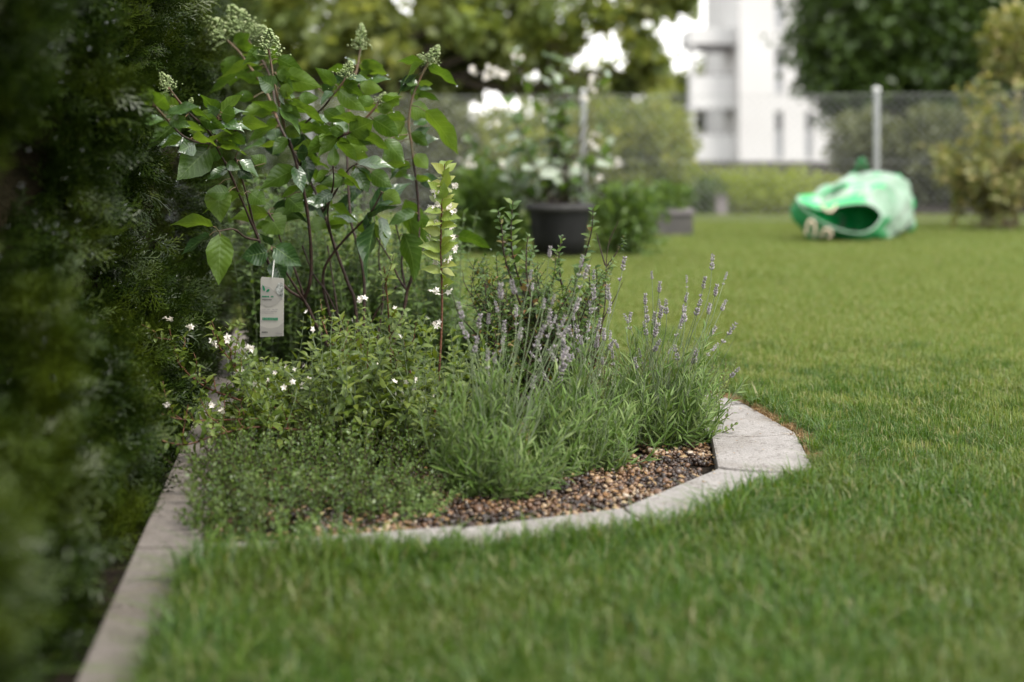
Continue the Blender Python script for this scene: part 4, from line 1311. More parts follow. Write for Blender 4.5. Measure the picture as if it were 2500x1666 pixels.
# ------------------------------------------------------------------ twiggy spirea behind the lavender
sp = empty('spirea_shrub', (0.13, 4.3, -.05), 'twiggy dark stemmed spirea with bright new tips behind the lavender', 'shrub')
fol, stm = MB(), MB()
for _ in range(150):
    px = random.uniform(1140, 1500); d_ = random.uniform(4.15, 4.5)
    base = Vector((W(1330, 0, 4.3).x + random.gauss(0, .07), d_, -.045))
    ty = random.uniform(600, 900) + .0011 * (px - 1330) ** 2 * random.uniform(.5, 1.2)
    top = W(px, ty, d_)
    path = wob(base, top, 5, .02, Vector((0, 0, .03)))
    tube(stm, path, np.linspace(.0028, .0009, len(path)), 5)
    put(fol, SMALL, shoot(path, random.uniform(.017, .030), .015, .3, .9, .4, .9, .8))
    for q in range(4, len(path) - 1, 2):
        p = Vector(path[q]); tip = p + Vector((random.gauss(0, .04), random.gauss(0, .04), random.uniform(.02, .09)))
        tw = wob(p, tip, 4, .006); tube(stm, tw, np.linspace(.0011, .0006, len(tw)), 4)
        if random.random() < .75: put(fol, SMALL, shoot(tw, random.uniform(.014, .024), .012, .15, .9, .5, .9))
for st, lf, spc in [([(1310, 900, 4.25), (1295, 770, 4.25), (1255, 640, 4.24), (1248, 560, 4.23), (1252, 492, 4.22)], .042, .019), ([(1290, 800, 4.25), (1235, 640, 4.22), (1225, 560, 4.21), (1216, 515, 4.2)], .03, .016),
                    ([(1380, 900, 4.25), (1400, 720, 4.25), (1430, 620, 4.24), (1445, 560, 4.23), (1448, 508, 4.22)], .033, .02), ([(1400, 800, 4.28), (1370, 690, 4.27), (1365, 620, 4.26), (1375, 575, 4.26)], .022, .014),
                    ([(1330, 850, 4.22), (1290, 700, 4.2), (1285, 620, 4.2), (1290, 575, 4.2)], .034, .022)]:
    path = smooth_path([W(*q) for q in st], 5)
    tube(stm, path, np.linspace(.0034, .0011, len(path)), 6)
    put(fol, SMALL, shoot(path, lf * 1.15, spc * .8, .3, .95, .3, .75, 1.0))
for st in [[(1440, 960, 4.3), (1475, 760, 4.3), (1478, 690, 4.3), (1485, 600, 4.3), (1510, 540, 4.3)], [(1450, 900, 4.3), (1470, 790, 4.3), (1498, 735, 4.3), (1520, 690, 4.3)], [(1478, 655, 4.3), (1500, 625, 4.3), (1518, 598, 4.3)], [(1478, 650, 4.3), (1465, 605, 4.3), (1456, 570, 4.3)],
           [(1300, 900, 4.4), (1150, 720, 4.4), (1128, 660, 4.4)], [(1250, 900, 4.3), (1130, 780, 4.3), (1105, 720, 4.3)]]:
    path = smooth_path([W(*q) for q in st], 5); tube(stm, path, np.linspace(.0028, .0009, len(path)), 5)
put(fol, SMALL, shoot(smooth_path([W(1508, 622, 4.3), W(1518, 598, 4.3), W(1526, 570, 4.3)], 4), .016, .004, .1))
fol.build('foliage', M['spirea'], sp, kind='stuff'); stm.build('twigs', M['bark'], sp, kind='stuff')

# small trailing plant that reaches over the stones
tp = empty('trailing_plant', (0.5, 4.0, -.04), 'small oval leaved sprig reaching over the edging stone', 'plant')
fol, stm = MB(), MB()
for st in [[(1690, 1050, 3.95), (1735, 1040, 3.92), (1765, 1025, 3.9), (1790, 1008, 3.88)], [(1690, 1050, 3.95), (1740, 1060, 3.9), (1775, 1052, 3.88), (1800, 1030, 3.86)], [(1690, 1040, 4.0), (1725, 1000, 4.0), (1755, 975, 4.0)], [(1700, 1030, 4.0), (1740, 1000, 4.0), (1765, 985, 3.98)]]:
    path = smooth_path([W(*q) for q in st], 4); tube(stm, path, np.linspace(.0016, .0008, len(path)), 5)
    put(fol, OVAL, shoot(path, .0175, .013, .2, .9, .8, .8))
for _ in range(330):
    y = random.uniform(3.95, 4.75); x = random.uniform(.10, .54) - max(0, y - 4.2) * .15 + (.07 if y > 4.15 else 0)
    base = Vector((x, y, -.045)); top = base + Vector((random.gauss(.02, .04), random.gauss(-.01, .03), random.uniform(.08, .22)))
    path = wob(base, top, 4, .006); tube(stm, path, .0008, 4)
    put(fol, OVAL, shoot(path, random.uniform(.010, .017), .012, .15, .95, .7, .8))
fol.build('foliage', M['deutzia'], tp, kind='stuff'); stm.build('stems', M['young_stem'], tp, kind='stuff')

# soft green perennials behind the hydrangea
for i, (x0, x1, d0, d1, h0, h1, lab) in enumerate([(-1.0, -.55, 4.75, 5.25, .3, .75, 'soft green leafy perennial close to the hedge behind the tag'),
                                                   (-.66, -.2, 4.75, 5.2, .3, .62, 'soft green leafy perennial behind the hydrangea stems'),
                                                   (-.25, .12, 4.72, 5.0, .12, .3, 'low pale green perennial behind the flowering shoot')]):
    pl = empty('perennial_plant', ((x0 + x1) / 2, (d0 + d1) / 2, -.05), lab, 'perennial', 'perennials at the back of the bed')
    fol, stm = MB(), MB()
    for _ in range(210):
        base = Vector((random.uniform(x0, x1), random.uniform(d0, d1), -.045)); base.x = max(base.x, kerb_x(base.y, 1) + .03)
        top = base + Vector((random.gauss(0, .05), random.gauss(0, .05), random.uniform(h0, h1)))
        path = wob(base, top, 4, .01); tube(stm, path, .0012, 4)
        put(fol, SMALL, shoot(path, random.uniform(.03, .045), .026, .2, .9, .5, .8))
    fol.build('foliage', M['pale_plant'], pl, kind='stuff'); stm.build('stems', M['lav_stem'], pl, kind='stuff')

# ------------------------------------------------------------------ chain-link fence
def fy(x): return 14.72 - 0.165 * x


FZ = 1.30
fence = empty('chain_link_fence', (0.7, fy(.7), -.05), 'grey chain-link fence crossing the far end of the lawn', 'fence')
post_x = [3.62, 0.735, -2.15, 6.5]
for x in post_x:
    m_ = MB(); y = fy(x)
    tube(m_, [(x, y, -.06), (x, y, FZ + .03)], .033 if x > 2 else .028, 14)
    po = m_.build('post', M['steel'], fence)
    m_ = MB(); V_ = ICO3[0] * np.array([.040, .040, .030]) * (1 if x > 2 else .8) + np.array([x, y, FZ + .032]); m_.add(V_, ICO3[1]); m_.build('post_cap', M['cap'], po)
x0, x1 = -3.2, 6.6
m_ = MB()
for zz in (FZ - .015, .62, .03): tube(m_, [(x0, fy(x0), zz), (x1, fy(x1), zz)], .0026, 5)
m_.build('tension_wires', M['wire'], fence, kind='stuff')
m_ = MB(); pit = .078
hz = FZ - .03
for dr in (1, -1):
    x = x0 - hz
    while x < x1 + hz:
        a, b = x, x + dr * hz
        za, zb = .03, .03 + hz
        lo, hi = max(min(a, b), x0), min(max(a, b), x1)
        if hi > lo:
            f = lambda xx: za + (xx - a) / (b - a) * (zb - za)
            tube(m_, [(lo, fy(lo) + .003 * dr, f(lo)), (hi, fy(hi) + .003 * dr, f(hi))], .0016, 4, cap=False)
        x += pit
m_.build('wire_mesh', M['wire'], fence, kind='stuff')

# ------------------------------------------------------------------ green garden waste bag
bag_c = Vector(((2060 - 1250) / F * 11.9, 11.9, 0))
bag = empty('garden_waste_bag', bag_c, 'green garden waste bag lying on its side with open mouth', 'bag')


def BP(px, py, d): return W(px, py, d)


# rings of eight control points: right, upper right, top, upper left, left, lower left, bottom, lower right
BR = [[(2152, 530, 11.42), (2122, 500, 11.46), (2066, 500, 11.42), (2005, 512, 11.34), (1953, 496, 11.28), (1985, 530, 11.26), (2050, 562, 11.26), (2115, 568, 11.32)],
      [(2187, 530, 11.55), (2155, 452, 11.58), (2065, 448, 11.50), (1992, 474, 11.40), (1934, 482, 11.34), (1950, 577, 11.32), (2050, 590, 11.34), (2150, 588, 11.42)],
      [(2206, 525, 11.68), (2185, 438, 11.72), (2090, 424, 11.70), (2015, 455, 11.62), (1972, 500, 11.55), (1990, 584, 11.5), (2075, 588, 11.52), (2175, 586, 11.58)],
      [(2228, 520, 11.85), (2206, 430, 11.9), (2115, 412, 11.9), (2045, 445, 11.85), (2015, 510, 11.8), (2030, 580, 11.75), (2105, 585, 11.75), (2200, 583, 11.8)],
      [(2246, 510, 12.1), (2218, 436, 12.15), (2150, 421, 12.15), (2085, 450, 12.1), (2065, 510, 12.1), (2085, 565, 12.05), (2150, 580, 12.05), (2225, 573, 12.05)],
      [(2218, 510, 12.38), (2198, 470, 12.38), (2160, 460, 12.38), (2128, 475, 12.38), (2118, 510, 12.38), (2128, 545, 12.36), (2160, 558, 12.36), (2200, 548, 12.36)],
      [(2178, 512, 12.42), (2174, 506, 12.42), (2168, 504, 12.42), (2162, 506, 12.42), (2160, 512, 12.42), (2162, 517, 12.42), (2168, 520, 12.42), (2174, 517, 12.42)]]
NS = 48


def loop8(row):
    P8 = [W(*q) for q in row]; out = []
    for i_ in range(8):
        a_, b_, c_, d_ = P8[i_ - 1], P8[i_], P8[(i_ + 1) % 8], P8[(i_ + 2) % 8]
        for k_ in range(6):
            t_ = k_ / 6
            out.append(0.5 * ((2 * b_) + (c_ - a_) * t_ + (2 * a_ - 5 * b_ + 4 * c_ - d_) * t_ * t_ + (3 * b_ - a_ - 3 * c_ + d_) * t_ ** 3))
    return out


base_r = [loop8(r_) for r_ in BR]
Rg = []
for i in range(len(base_r) - 1):
    for k_ in range(3):
        t_ = k_ / 3
        Rg.append([base_r[i][j].lerp(base_r[i + 1][j], t_) for j in range(NS)])
Rg.append(base_r[-1]); NR = len(Rg)
Vb = []
for i in range(NR):
    c = sum(Rg[i], Vector()) / NS
    for j in range(NS):
        p = Rg[i][j]; amp = min(1, i / 4) * (1 if i < NR - 4 else .15)
        rad_ = (p - c)
        crease = abs(math.sin(j * .55 + i * .35 + 2 * noise.noise(p * 3))) ** 4
        q = p + rad_.normalized() * amp * (noise.noise(p * 5) * .06 + noise.noise(p * 11) * .034 + noise.noise(p * 24) * .012 - .06 * crease)
        q.z = max(q.z, .012)
        Vb.append(q)
m_ = MB()
Fb = [(i * NS + j, (i + 1) * NS + j, (i + 1) * NS + (j + 1) % NS, i * NS + (j + 1) % NS) for i in range(NR - 1) for j in range(NS)]
m_.add([tuple(v) for v in Vb], Fb)
body = m_.build('bag_body', M['bag_out'], bag)
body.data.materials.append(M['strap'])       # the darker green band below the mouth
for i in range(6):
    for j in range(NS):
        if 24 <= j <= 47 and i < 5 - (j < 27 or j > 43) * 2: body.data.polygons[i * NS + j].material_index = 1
md = body.modifiers.new('sub', 'SUBSURF'); md.levels = 1; md.render_levels = 1
m_ = MB(); Vi = []; NI = 13
for i in range(NI):
    c = sum((Vb[i * NS + j] for j in range(NS)), Vector()) / NS
    for j in range(NS):
        v = Vb[i * NS + j]; q = c + (v - c) * (.985 - .02 * min(1, i)); q.z = max(q.z, .022); Vi.append(tuple(q))
Fi = [(i * NS + (j + 1) % NS, i * NS + j, (i + 1) * NS + j, (i + 1) * NS + (j + 1) % NS) for i in range(NI - 1) for j in range(NS)]
m_.add(Vi, Fi); n0 = (NI - 1) * NS
m_.add([Vi[n0 + j] for j in range(NS)] + [tuple(sum((Vector(Vi[n0 + j]) for j in range(NS)), Vector()) / NS)], [(j, (j + 1) % NS, NS) for j in range(NS)])
m_.build('bag_lining', M['bag_in'], bag)
m_ = MB(); tube(m_, [Vb[j] for j in range(NS)] + [Vb[0]], .008, 6); m_.build('rim_hoop', M['bag_out'], bag)
for hp in ([(1968, 572, 11.22), (1972, 545, 11.2), (1984, 540, 11.2), (1990, 560, 11.2), (1986, 578, 11.22)], [(2004, 578, 11.2), (2012, 562, 11.18), (2026, 562, 11.18), (2030, 572, 11.2), (2022, 580, 11.2)], [(2004, 500, 11.32), (2018, 515, 11.28), (2030, 516, 11.28), (2042, 500, 11.32)]):
    m_ = MB(); tube(m_, smooth_path([W(*q) for q in hp], 5), .0095, 8); m_.build('handle', M['cream'], bag)
m_ = MB(); tube(m_, smooth_path([W(2092, 415, 11.85), W(2098, 395, 11.83), W(2108, 392, 11.83), W(2114, 415, 11.87)], 4), .016, 6); m_.build('strap', M['strap'], bag)
m_ = MB(); tube(m_, smooth_path([W(2010, 475, 11.38), W(2040, 460, 11.42), W(2068, 450, 11.5)], 4), [.008] * 4 + [.022] * 4 + [.01], 6); m_.build('strap', M['strap'], bag)

# ------------------------------------------------------------------ black pot with a tall plant
PD = 9.75
pc = Vector(((1366 - 1250) / F * PD, PD, 0))
pot = empty('plant_pot', pc, 'large black plastic plant pot standing on the lawn', 'pot')
m_ = MB(); prof_ = [(.10, .0), (.175, .0), (.195, .15), (.215, .355)]
S_ = 36
def lathe(m_, prof_, c):
    V_ = [(c.x + r_ * math.cos(6.28318 * j / S_), c.y + r_ * math.sin(6.28318 * j / S_), c.z + z_) for r_, z_ in prof_ for j in range(S_)]
    m_.add(V_, [(i * S_ + j, i * S_ + (j + 1) % S_, (i + 1) * S_ + (j + 1) % S_, (i + 1) * S_ + j) for i in range(len(prof_) - 1) for j in range(S_)])
lathe(m_, prof_, pc); m_.build('pot_body', M['black_pot'], pot)
m_ = MB(); lathe(m_, [(.214, .335), (.236, .34), (.238, .385), (.214, .39), (.208, .36)], pc); m_.build('pot_rim', M['pot_rim'], pot)
m_ = MB(); lathe(m_, [(.209, .35), (.001, .36)], pc); m_.build('pot_soil', M['soil'], pot)
pp = empty('potted_shrub', pc + Vector((0, 0, .35)), 'tall loose shrub with green and gloss-whitened leaves in the black pot', 'shrub')
pm = []
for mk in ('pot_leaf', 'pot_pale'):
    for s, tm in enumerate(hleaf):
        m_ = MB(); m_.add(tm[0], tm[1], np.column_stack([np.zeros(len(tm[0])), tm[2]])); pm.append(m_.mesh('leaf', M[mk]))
nl = 0
for q in range(18):
    a = random.uniform(0, 6.28)
    tipx = random.uniform(1130, 1490); tipy = random.uniform(90, 330)
    if q > 12: tipy = random.uniform(330, 440); tipx = random.choice([random.uniform(1120, 1230), random.uniform(1420, 1500)])
    tip = W(tipx, tipy, PD + random.uniform(-.25, .25))
    base = pc + Vector((.08 * math.cos(a), .08 * math.sin(a), .34))
    path = wob(base, tip, 5, .03)
    m_ = MB(); tube(m_, path, np.linspace(.008, .003, len(path)), 6); m_.build('stem', M['bark'], pp)
    for (p, t_, nv, s) in shoot(path, random.uniform(.12, .18), .085, .2, 1, .4, .7, .6):
        if nl > 290: break
        ppx, ppy = 1250 + F * p[0] / p[1], 350 - F * (p[2] - EYE) / p[1]
        if 1392 < ppx < 1462 and 205 < ppy < 400: continue
        t2 = Vector(t_).normalized(); x_ = t2.cross(Vector(nv)).normalized(); z_ = x_.cross(t2)
        m4 = Matrix((x_ * s * 1.2, t2 * s, z_ * s)).transposed().to_4x4(); m4.translation = Vector(p)
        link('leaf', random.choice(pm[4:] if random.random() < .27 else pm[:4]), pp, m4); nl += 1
m_ = MB()
for q in range(22):
    c = W(random.choice([random.gauss(1440, 30), random.gauss(1200, 40)]), random.uniform(130, 440), PD + random.uniform(-.1, .2))
    for _ in range(4): flower(m_, c + Vector(rng.normal(0, .02, 3)), rng.normal(0, 1, 3) + np.array([0, -1, .3]), .024)
m_.build('white_flowers', M['petal'], pp, kind='stuff')

# lavender-like clump and grey planter right of the pot
def bush(name, label, cat, c, rad, n, size, mat, tm=None, group=None, twigs=10, tmat='bark', base_z=None, updir=.6):
    """a rounded shrub: twigs and leaves that fill an uneven ellipsoid"""
    b = empty(name, (c[0], c[1], c[2] - rad[2] if base_z is None else base_z), label, cat, group)
    P_ = rng.normal(0, 1, (n, 3)); P_ = unit(P_) * (rng.random((n, 1)) ** .45)
    lump = np.array([noise.noise(Vector(p) * 2.2 + Vector((c[0] * 3.1, c[1], c[2]))) for p in P_])
    P_ = P_ * (1 + .45 * lump[:, None])
    pos = np.array(c) + P_ * np.array(rad)
    T_ = unit(P_ + rng.normal(0, .7, (n, 3)) + np.array([0, 0, updir * .4])); N_ = unit(rng.normal(0, .6, (n, 3)) + np.array([0, 0, 1]))
    ok = pos[:, 2] > -.04
    m_ = MB(); add_leaves(m_, tm or BROAD, pos[ok], T_[ok], N_[ok], rng.uniform(.7, 1.3, ok.sum()) * size)
    m_.build('foliage', mat, b, kind='stuff')
    m_ = MB(); z0 = -.06 if base_z is None else base_z
    for q in range(twigs):
        e = Vector(c) + Vector(rng.normal(0, .35, 3) * np.array(rad))
        tube(m_, wob(Vector((c[0] + random.gauss(0, rad[0] * .12), c[1], z0)), e, 5, rad[0] * .06), np.linspace(.02 * rad[2] + .002, .004, 13), 5)
    m_.build('stems', M[tmat], b, kind='stuff')
    return b


bush('feathery_plant', 'pale feathery green clump right of the black pot', 'plant', ((1530 - 1250) / F * 10.1, 10.1, .24), (.26, .22, .30), 1500, .06, M['pale_plant'], NARROW[1] if False else DIAMOND)
bush('leafy_plant', 'green leafy clump left of the black pot', 'plant', ((1190 - 1250) / F * 10.2, 10.2, .30), (.30, .25, .36), 1300, .075, M['pale_plant'])
m_ = MB(); g0 = W(1650, 560, 11.9); gx = g0.x
gp = empty('stone_planter', (gx, 12.2, 0), 'low grey stone planter block at the lawn edge', 'planter')
bx0 = (1605 - 1250) / F * 12; bx1 = (1692 - 1250) / F * 12
box(m_, (bx0, 12.0, -.02), (bx1, 12.45, .20)); m_.build('planter_wall', M['greystone'], gp, smooth=False)
m_ = MB(); box(m_, (bx0 - .015, 11.985, .202), (bx1 + .015, 12.465, .235)); m_.build('planter_rim', M['mauve'], gp, smooth=False)
bush('planter_grass', 'pale trailing green plant growing on the grey planter', 'plant', ((1630 - 1250) / F * 12.1, 12.2, .32), (.22, .18, .13), 500, .06, M['pale_plant'], DIAMOND, base_z=.2, twigs=5)

# ------------------------------------------------------------------ beyond the fence
bush('clipped_hedge', 'low bright green clipped hedge in front of the white building', 'hedge', (2.95, 17.2, .16), (1.55, .38, .34), 7000, .055, M['lime'], DIAMOND, twigs=14)
bush('clipped_hedge', 'bright green clipped hedge left of the dark round bush', 'hedge', (1.70, 17.6, .18), (.42, .38, .38), 2600, .055, M['lime'], DIAMOND, twigs=8)
bush('round_bush', 'dark round bush in the low green hedge beyond the fence', 'bush', ((1722 - 1250) / F * 16.4, 16.4, .16), (.26, .26, .25), 1500, .05, M['dark_tree'], DIAMOND, twigs=6)
gpx = (1758 - 1250) / F * 16.0
gpo = empty('garden_post', (gpx, 15.9, -.06), 'short grey square post beyond the fence', 'post')
m_ = MB(); box(m_, (gpx - .06, 15.85, -.06), (gpx + .06, 15.97, .20)); m_.build('post_shaft', M['mauve'], gpo, smooth=False)
m_ = MB(); box(m_, (gpx - .075, 15.835, .202), (gpx + .075, 15.985, .225)); m_.build('post_top', M['greystone'], gpo, smooth=False)


def tree(name, label, base, th, tr, crowns, size, mat, cat='tree', group=None, tm=BROAD, limbs=True, trunkmat='trunk'):
    t = empty(name, base, label, cat, group)
    b = Vector(base)
    m_ = MB(); lean = Vector((random.uniform(-.1, .1), random.uniform(-.1, .1), 0)) * th
    top = b + Vector((0, 0, th)) + lean
    tube(m_, wob(b, top, 5, tr * .25), np.linspace(tr, tr * .6, 13), 10); m_.build('trunk', M[trunkmat], t)
    ml = MB(); mc = MB()
    for (c, rad, n) in crowns:
        c = Vector(c)
        tube(ml, wob(top if c.z > top.z else b + Vector((0, 0, th * .5)), c, 5, .1), np.linspace(tr * .5, tr * .12, 13), 7)
        for q in range(7):
            e = c + Vector(rng.normal(0, .45, 3) * np.array(rad)); tube(ml, wob(c, e, 4, .05), np.linspace(tr * .16, tr * .04, 10), 5)
        # leaf clumps on the surface and through the volume
        nc = max(6, n // 55)
        cc = unit(rng.normal(0, 1, (nc, 3))) * (rng.random((nc, 1)) ** .5)
        lump = np.array([noise.noise(Vector(p) * 2 + c) for p in cc]); cc *= 1 + .35 * lump[:, None]
        ci = rng.integers(0, nc, n)
        pos = cc[ci] + rng.normal(0, .15, (n, 3))
        T_ = unit(cc[ci] * .6 + rng.normal(0, .8, (n, 3)) - np.array([0, 0, .3])); N_ = unit(rng.normal(0, .6, (n, 3)) + np.array([0, 0, 1]))
        rn = np.clip(rng.random(nc)[ci] * .55 + rng.random(n) * .45, 0, 1)
        add_leaves(mc, tm, np.array(c) + pos * np.array(rad), T_, N_, size * rng.uniform(.7, 1.3, n), rn)
    ml.build('limbs', M[trunkmat], t, kind='stuff')
    mc.build('crown', mat, t, kind='stuff')
    return t


def X(px, d): return (px - 1250) / F * d
def Z(py, d): return EYE - (py - 350) / F * d


D = 19.5
tree('maple_tree', 'spreading yellow-green maple behind the hydrangea with dark limbs', (X(860, D), D, -.1), 1.7, .16,
     [((X(640, D), D + .3, Z(60, D)), (1.2, 1.2, 1.0), 1300), ((X(880, D), D, Z(20, D)), (1.2, 1.2, 1.0), 1100), ((X(1100, D), D - .3, Z(30, D)), (1.0, 1.1, .8), 900), ((X(1330, D), D, Z(-10, D)), (1.15, 1.0, .85), 900),
      ((X(1560, D), D, Z(30, D)), (.75, .7, .5), 480), ((X(520, D), D + .6, Z(190, D)), (.9, .9, .8), 1500), ((X(760, D), D + .5, Z(190, D)), (1.1, .9, .75), 1350), ((X(1000, D), D + .6, Z(170, D)), (.9, .8, .65), 1100), ((X(1640, D), D, Z(-30, D)), (.45, .6, .5), 300),
      ((X(1200, D), D + .6, Z(150, D)), (.9, .8, .6), 750), ((X(1440, D), D + .6, Z(170, D)), (.95, .8, .55), 720), ((X(1590, D), D + .6, Z(170, D)), (.5, .8, .5), 480), ((X(1000, D), D, Z(-260, D)), (2.4, 1.6, 1.0), 900)], .17, M['olive'])
D = 17.6
for i, (px, py, rx, rz, n, mk, lab) in enumerate([(560, 380, .9, 1.0, 4200, 'dark_tree', 'dark bush beyond the fence, at the hedge end'), (800, 400, .85, .85, 4200, 'brown_tree', 'dull olive bush beyond the fence behind the hydrangea'),
                                                 (1040, 400, .85, .75, 4200, 'brown_tree', 'dull olive bush beyond the fence left of the pot plant'), (1270, 400, .8, .66, 2600, 'olive', 'yellowish bush beyond the fence behind the pot plant'),
                                                 (1490, 390, .75, .75, 3000, 'olive', 'yellow olive bush beyond the fence right of the pot plant'), (1625, 370, .36, .65, 1500, 'olive', 'narrow olive bush beside the balcony tower')]):
    bush('background_bush', lab, 'bush', (X(px, D), D + .3 * i % .7, max(.2, Z(py, D))), (rx, .8, rz), n, .10, M[mk], None, 'bushes beyond the fence', 12, 'trunk', -.1)

D = 24.0
tree('dark_tree', 'large dense dark green tree beyond the fence right of the building', (X(2240, D), D, -.2), 1.3, .24,
     [((X(2130, D), D, Z(40, D)), (1.35, 1.3, 1.1), 8000), ((X(2390, D), D + .3, Z(20, D)), (1.3, 1.3, 1.3), 8000), ((X(2080, D), D, Z(190, D)), (.85, .9, .65), 4200), ((X(2290, D), D - .2, Z(190, D)), (1.3, 1.0, .9), 6500), ((X(2480, D), D, Z(210, D)), (1.0, 1.0, .9), 5000),
      ((X(2200, D), D, Z(-170, D)), (1.8, 1.5, 1.0), 6000)], .13, M['dark_tree'])
D = 20.5
for px, py, rx, rz, n, lab in [(2110, 355, .48, .52, 1700, 'brownish bush under the dark tree beside the fence post'), (2290, 390, .95, .72, 4200, 'brownish bush under the dark tree behind the bag'), (2490, 380, .8, .7, 3200, 'brownish bush under the dark tree at the picture edge')]:
    bush('shade_bush', lab, 'bush', (X(px, D), D, Z(py, D)), (rx, .7, rz), n, .10, M['brown_tree'], None, 'bushes under the dark tree', 10, 'trunk', -.1)

D = 13.0
sl = empty('pale_shrub', (X(2440, D), D, -.02), 'pale yellow-green arching shrub at the lawn edge right of the bag', 'shrub')
ms, mf = MB(), MB()
for q in range(46):
    a = random.uniform(0, 6.28)
    px = random.uniform(2270, 2600); py = random.uniform(290, 500) if q < 38 else random.uniform(160, 290)
    if px < 2330: py = max(py, 350)
    tip = W(px, py, D + random.uniform(-.5, .3))
    b = Vector((X(2440, D) + random.gauss(0, .22), D + random.gauss(0, .10), -.03))
    path = wob(b, tip, 5, .03, Vector((0, 0, .12)))
    tube(ms, path, np.linspace(.0065, .002, len(path)), 5)
    put(mf, [BROAD], shoot(path, random.uniform(.06, .09), .045, .3, .9, .6, .8))
    for k in range(5, len(path), 2):
        tw = wob(Vector(path[k]), Vector(path[k]) + Vector(rng.normal(0, .11, 3)), 4, .01); put(mf, [BROAD], shoot(tw, .06, .035, .2, .9, .6, .8)); tube(ms, tw, .002, 4)
ms.build('stems', M['young_stem'], sl, kind='stuff'); mf.build('foliage', M['shrub_lt'], sl, kind='stuff')
bush('corner_shrub', 'light yellow-green shrub top at the upper right picture corner', 'shrub', (X(2495, 15.8), 15.8, Z(110, 15.8)), (.42, .5, .45), 1500, .08, M['shrub_lt'], None, None, 8, 'trunk', -.1)

# far trees closing the view
for i, (px, w_, h_, mk, lab) in enumerate([(930, 7, 9, 'olive', 'far olive tree behind the maple'), (1420, 7, 3.6, 'olive', 'far pale tree left of the building'), (1660, 6, 5.5, 'olive', 'far yellow-green tree left of the balconies'), (1770, 5, 6.0, 'brown_tree', 'far olive tree seen through the balconies'), (620, 9, 13, 'dark_tree', 'far dark tree above the hedge'), (2450, 12, 12, 'dark_tree', 'far dark tree behind the large one')]):
    D = 82 + i
    tree('far_tree', lab, (X(px, D), D, -2), h_ * .4, .3, [((X(px, D) - w_ * .25, D, h_ * .38), (w_ * .5, 2.5, h_ * .36), 1800), ((X(px, D) + w_ * .3, D, h_ * .42), (w_ * .45, 2.5, h_ * .34), 1800), ((X(px, D), D, h_ * .68), (w_ * .4, 2.5, h_ * .3), 1600)], .5, M[mk], 'tree', 'far trees behind the building')

# ------------------------------------------------------------------ white apartment building
D = 68.0
bl = empty('apartment_building', (X(1900, D), D, -3), 'white apartment block with balcony tower and narrow windows', 'building')
def bxp(name, px0, px1, py0, py1, d0, d1, mat, parent=bl):
    m_ = MB(); box(m_, (X(px0, D), d0, Z(py1, D)), (X(px1, D), d1, Z(py0, D))); return m_.build(name, mat, parent, smooth=False)
bot = 350 + (EYE + 3) * F / D
# the main wall is built round its narrow windows so that the openings are real
cols = [(1805, 1892), (1912, 1966), (1984, 2300)]
for a, b in cols: bxp('wall', a, b, -420, bot, D, D + 12, M['white'])
wy = [(-196, -84), (-40, 72), (116, 228), (272, 388)]
for (a, b), big in (((1892, 1912), 1), ((1966, 1984), 0)):
    edges = [-420] + [v for w in wy for v in w] + [bot]
    for q in range(0, len(edges), 2): bxp('wall', a, b, edges[q], edges[q + 1], D + .003, D + 12, M['white'])
    for (y0, y1) in wy:
        wdw = bxp('window', a, b, y0, y1, D + .30, D + .36, M['grey_trim'])
        bxp('pane', a + 1.2, b - 1.2, y0 + 1.5, y0 + (y1 - y0) * .38, D + .27, D + .295, M['glass'], wdw)
        bxp('pane', a + 1.2, b - 1.2, y0 + (y1 - y0) * .41, y1 - 1.5, D + .27, D + .295, M['frost'], wdw)
bxp('roof_edge', 1800, 2305, -432, -421, D - .3, D + 12.3, M['offwhite'])
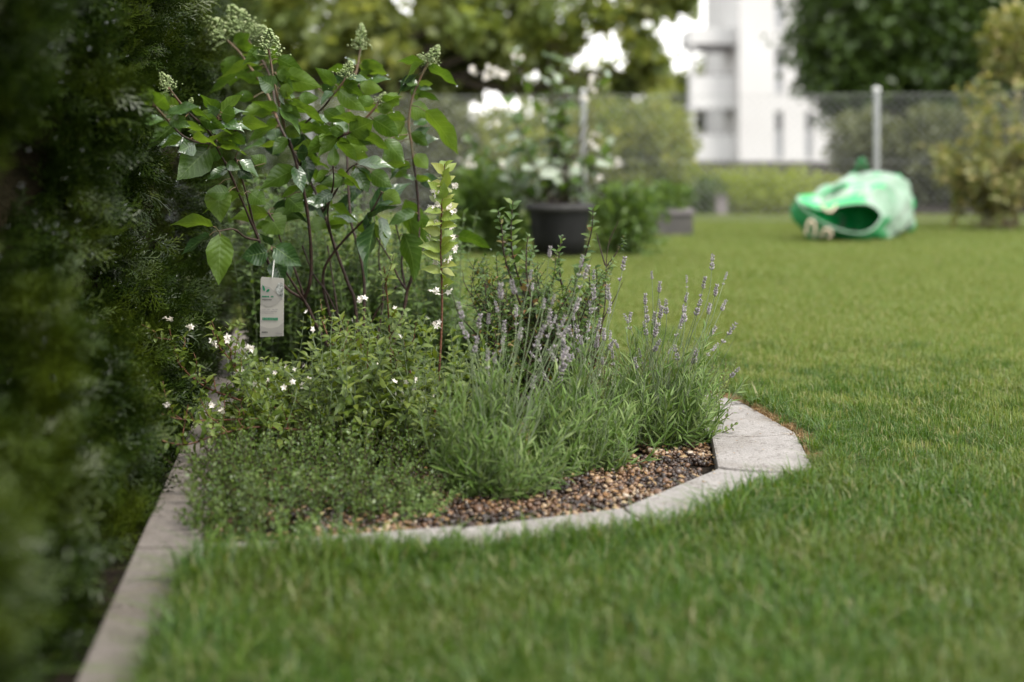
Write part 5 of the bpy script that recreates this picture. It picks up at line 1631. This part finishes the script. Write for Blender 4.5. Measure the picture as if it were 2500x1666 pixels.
# balcony tower
for a, b in ((1693, 1704),): bxp('pillar', a, b, 70, bot, D + 1.0, D + 1.5, M['offwhite'])
bxp('pillar', 1708, 1718, 70, bot, D + 4.0, D + 4.4, M['offwhite'])
bxp('tower_roof', 1690, 1804.8, 64, 104, D + .9, D + 5, M['offwhite'])
bxp('soffit', 1700, 1804, 104.5, 114, D + 1.4, D + 4.8, M['grey_trim'])
for y0, y1 in ((183, 256), (330, 408)):
    bxp('parapet', 1704.5, 1804.5, y0, y1, D + 1.05, D + 1.25, M['offwhite'])
    bxp('handrail', 1704.5, 1804.5, y0 - 6, y0 - 2.5, D + 1.05, D + 1.25, M['grey_trim'])
    bxp('balcony_slab', 1700, 1804.6, y1 + .3, y1 + 9, D + .95, D + 4.8, M['offwhite'])
bxp('plinth', 1705, 1804.3, 420, bot, D + 1.6, D + 4.7, M['grey_trim'])
m_ = MB(); tube(m_, [(X(1768, D), D + 3, Z(64, D)), (X(1768, D), D + 3, Z(-60, D))], .06, 8); m_.build('antenna_mast', M['offwhite'], bl)

# ------------------------------------------------------------------ fallen bits on the gravel and stones
m_ = MB(); q_ = bed_points(.05, .025, BED, (-.6, .6, 2.85, 4.0)); n = len(q_)
a_ = rng.uniform(0, 6.28, n)
add_leaves(m_, DIAMOND, np.column_stack([q_, np.full(n, -.006)]), np.column_stack([np.cos(a_), np.sin(a_), rng.normal(0, .15, n)]), rng.normal(0, .25, (n, 3)) + UP, rng.uniform(.008, .024, n))
q_ = bed_points(.085, .04, STONES, (-.6, .8, 2.6, 4.6)); q_ = q_[~inside(BED, q_)]; n = len(q_); a_ = rng.uniform(0, 6.28, n)
add_leaves(m_, DIAMOND, np.column_stack([q_, np.full(n, .0145)]), np.column_stack([np.cos(a_), np.sin(a_), np.zeros(n)]), rng.normal(0, .1, (n, 3)) + UP, rng.uniform(.004, .013, n))
tag(m_.build('fallen_bits', M['dry_grass']), 'dry leaf bits fallen on gravel and edging stones', 'debris', kind='stuff')

# ------------------------------------------------------------------ rain drops on leaves
m_ = MB()
for p, r_ in drops:
    m_.add(ICO2[0] * r_ + np.array(p), ICO2[1])
for q in range(260):                       # on the hedge
    y = random.uniform(2.2, 5.2); z_ = random.uniform(.1, 1.25)
    x = kerb_x(y) - random.uniform(.05, .17)
    m_.add(ICO1[0] * random.uniform(.0016, .0028) + np.array([x, y, z_]), ICO1[1])
tag(m_.build('water_drops', M['water']), 'clear rain drops on the leaves', 'water drops', kind='stuff')
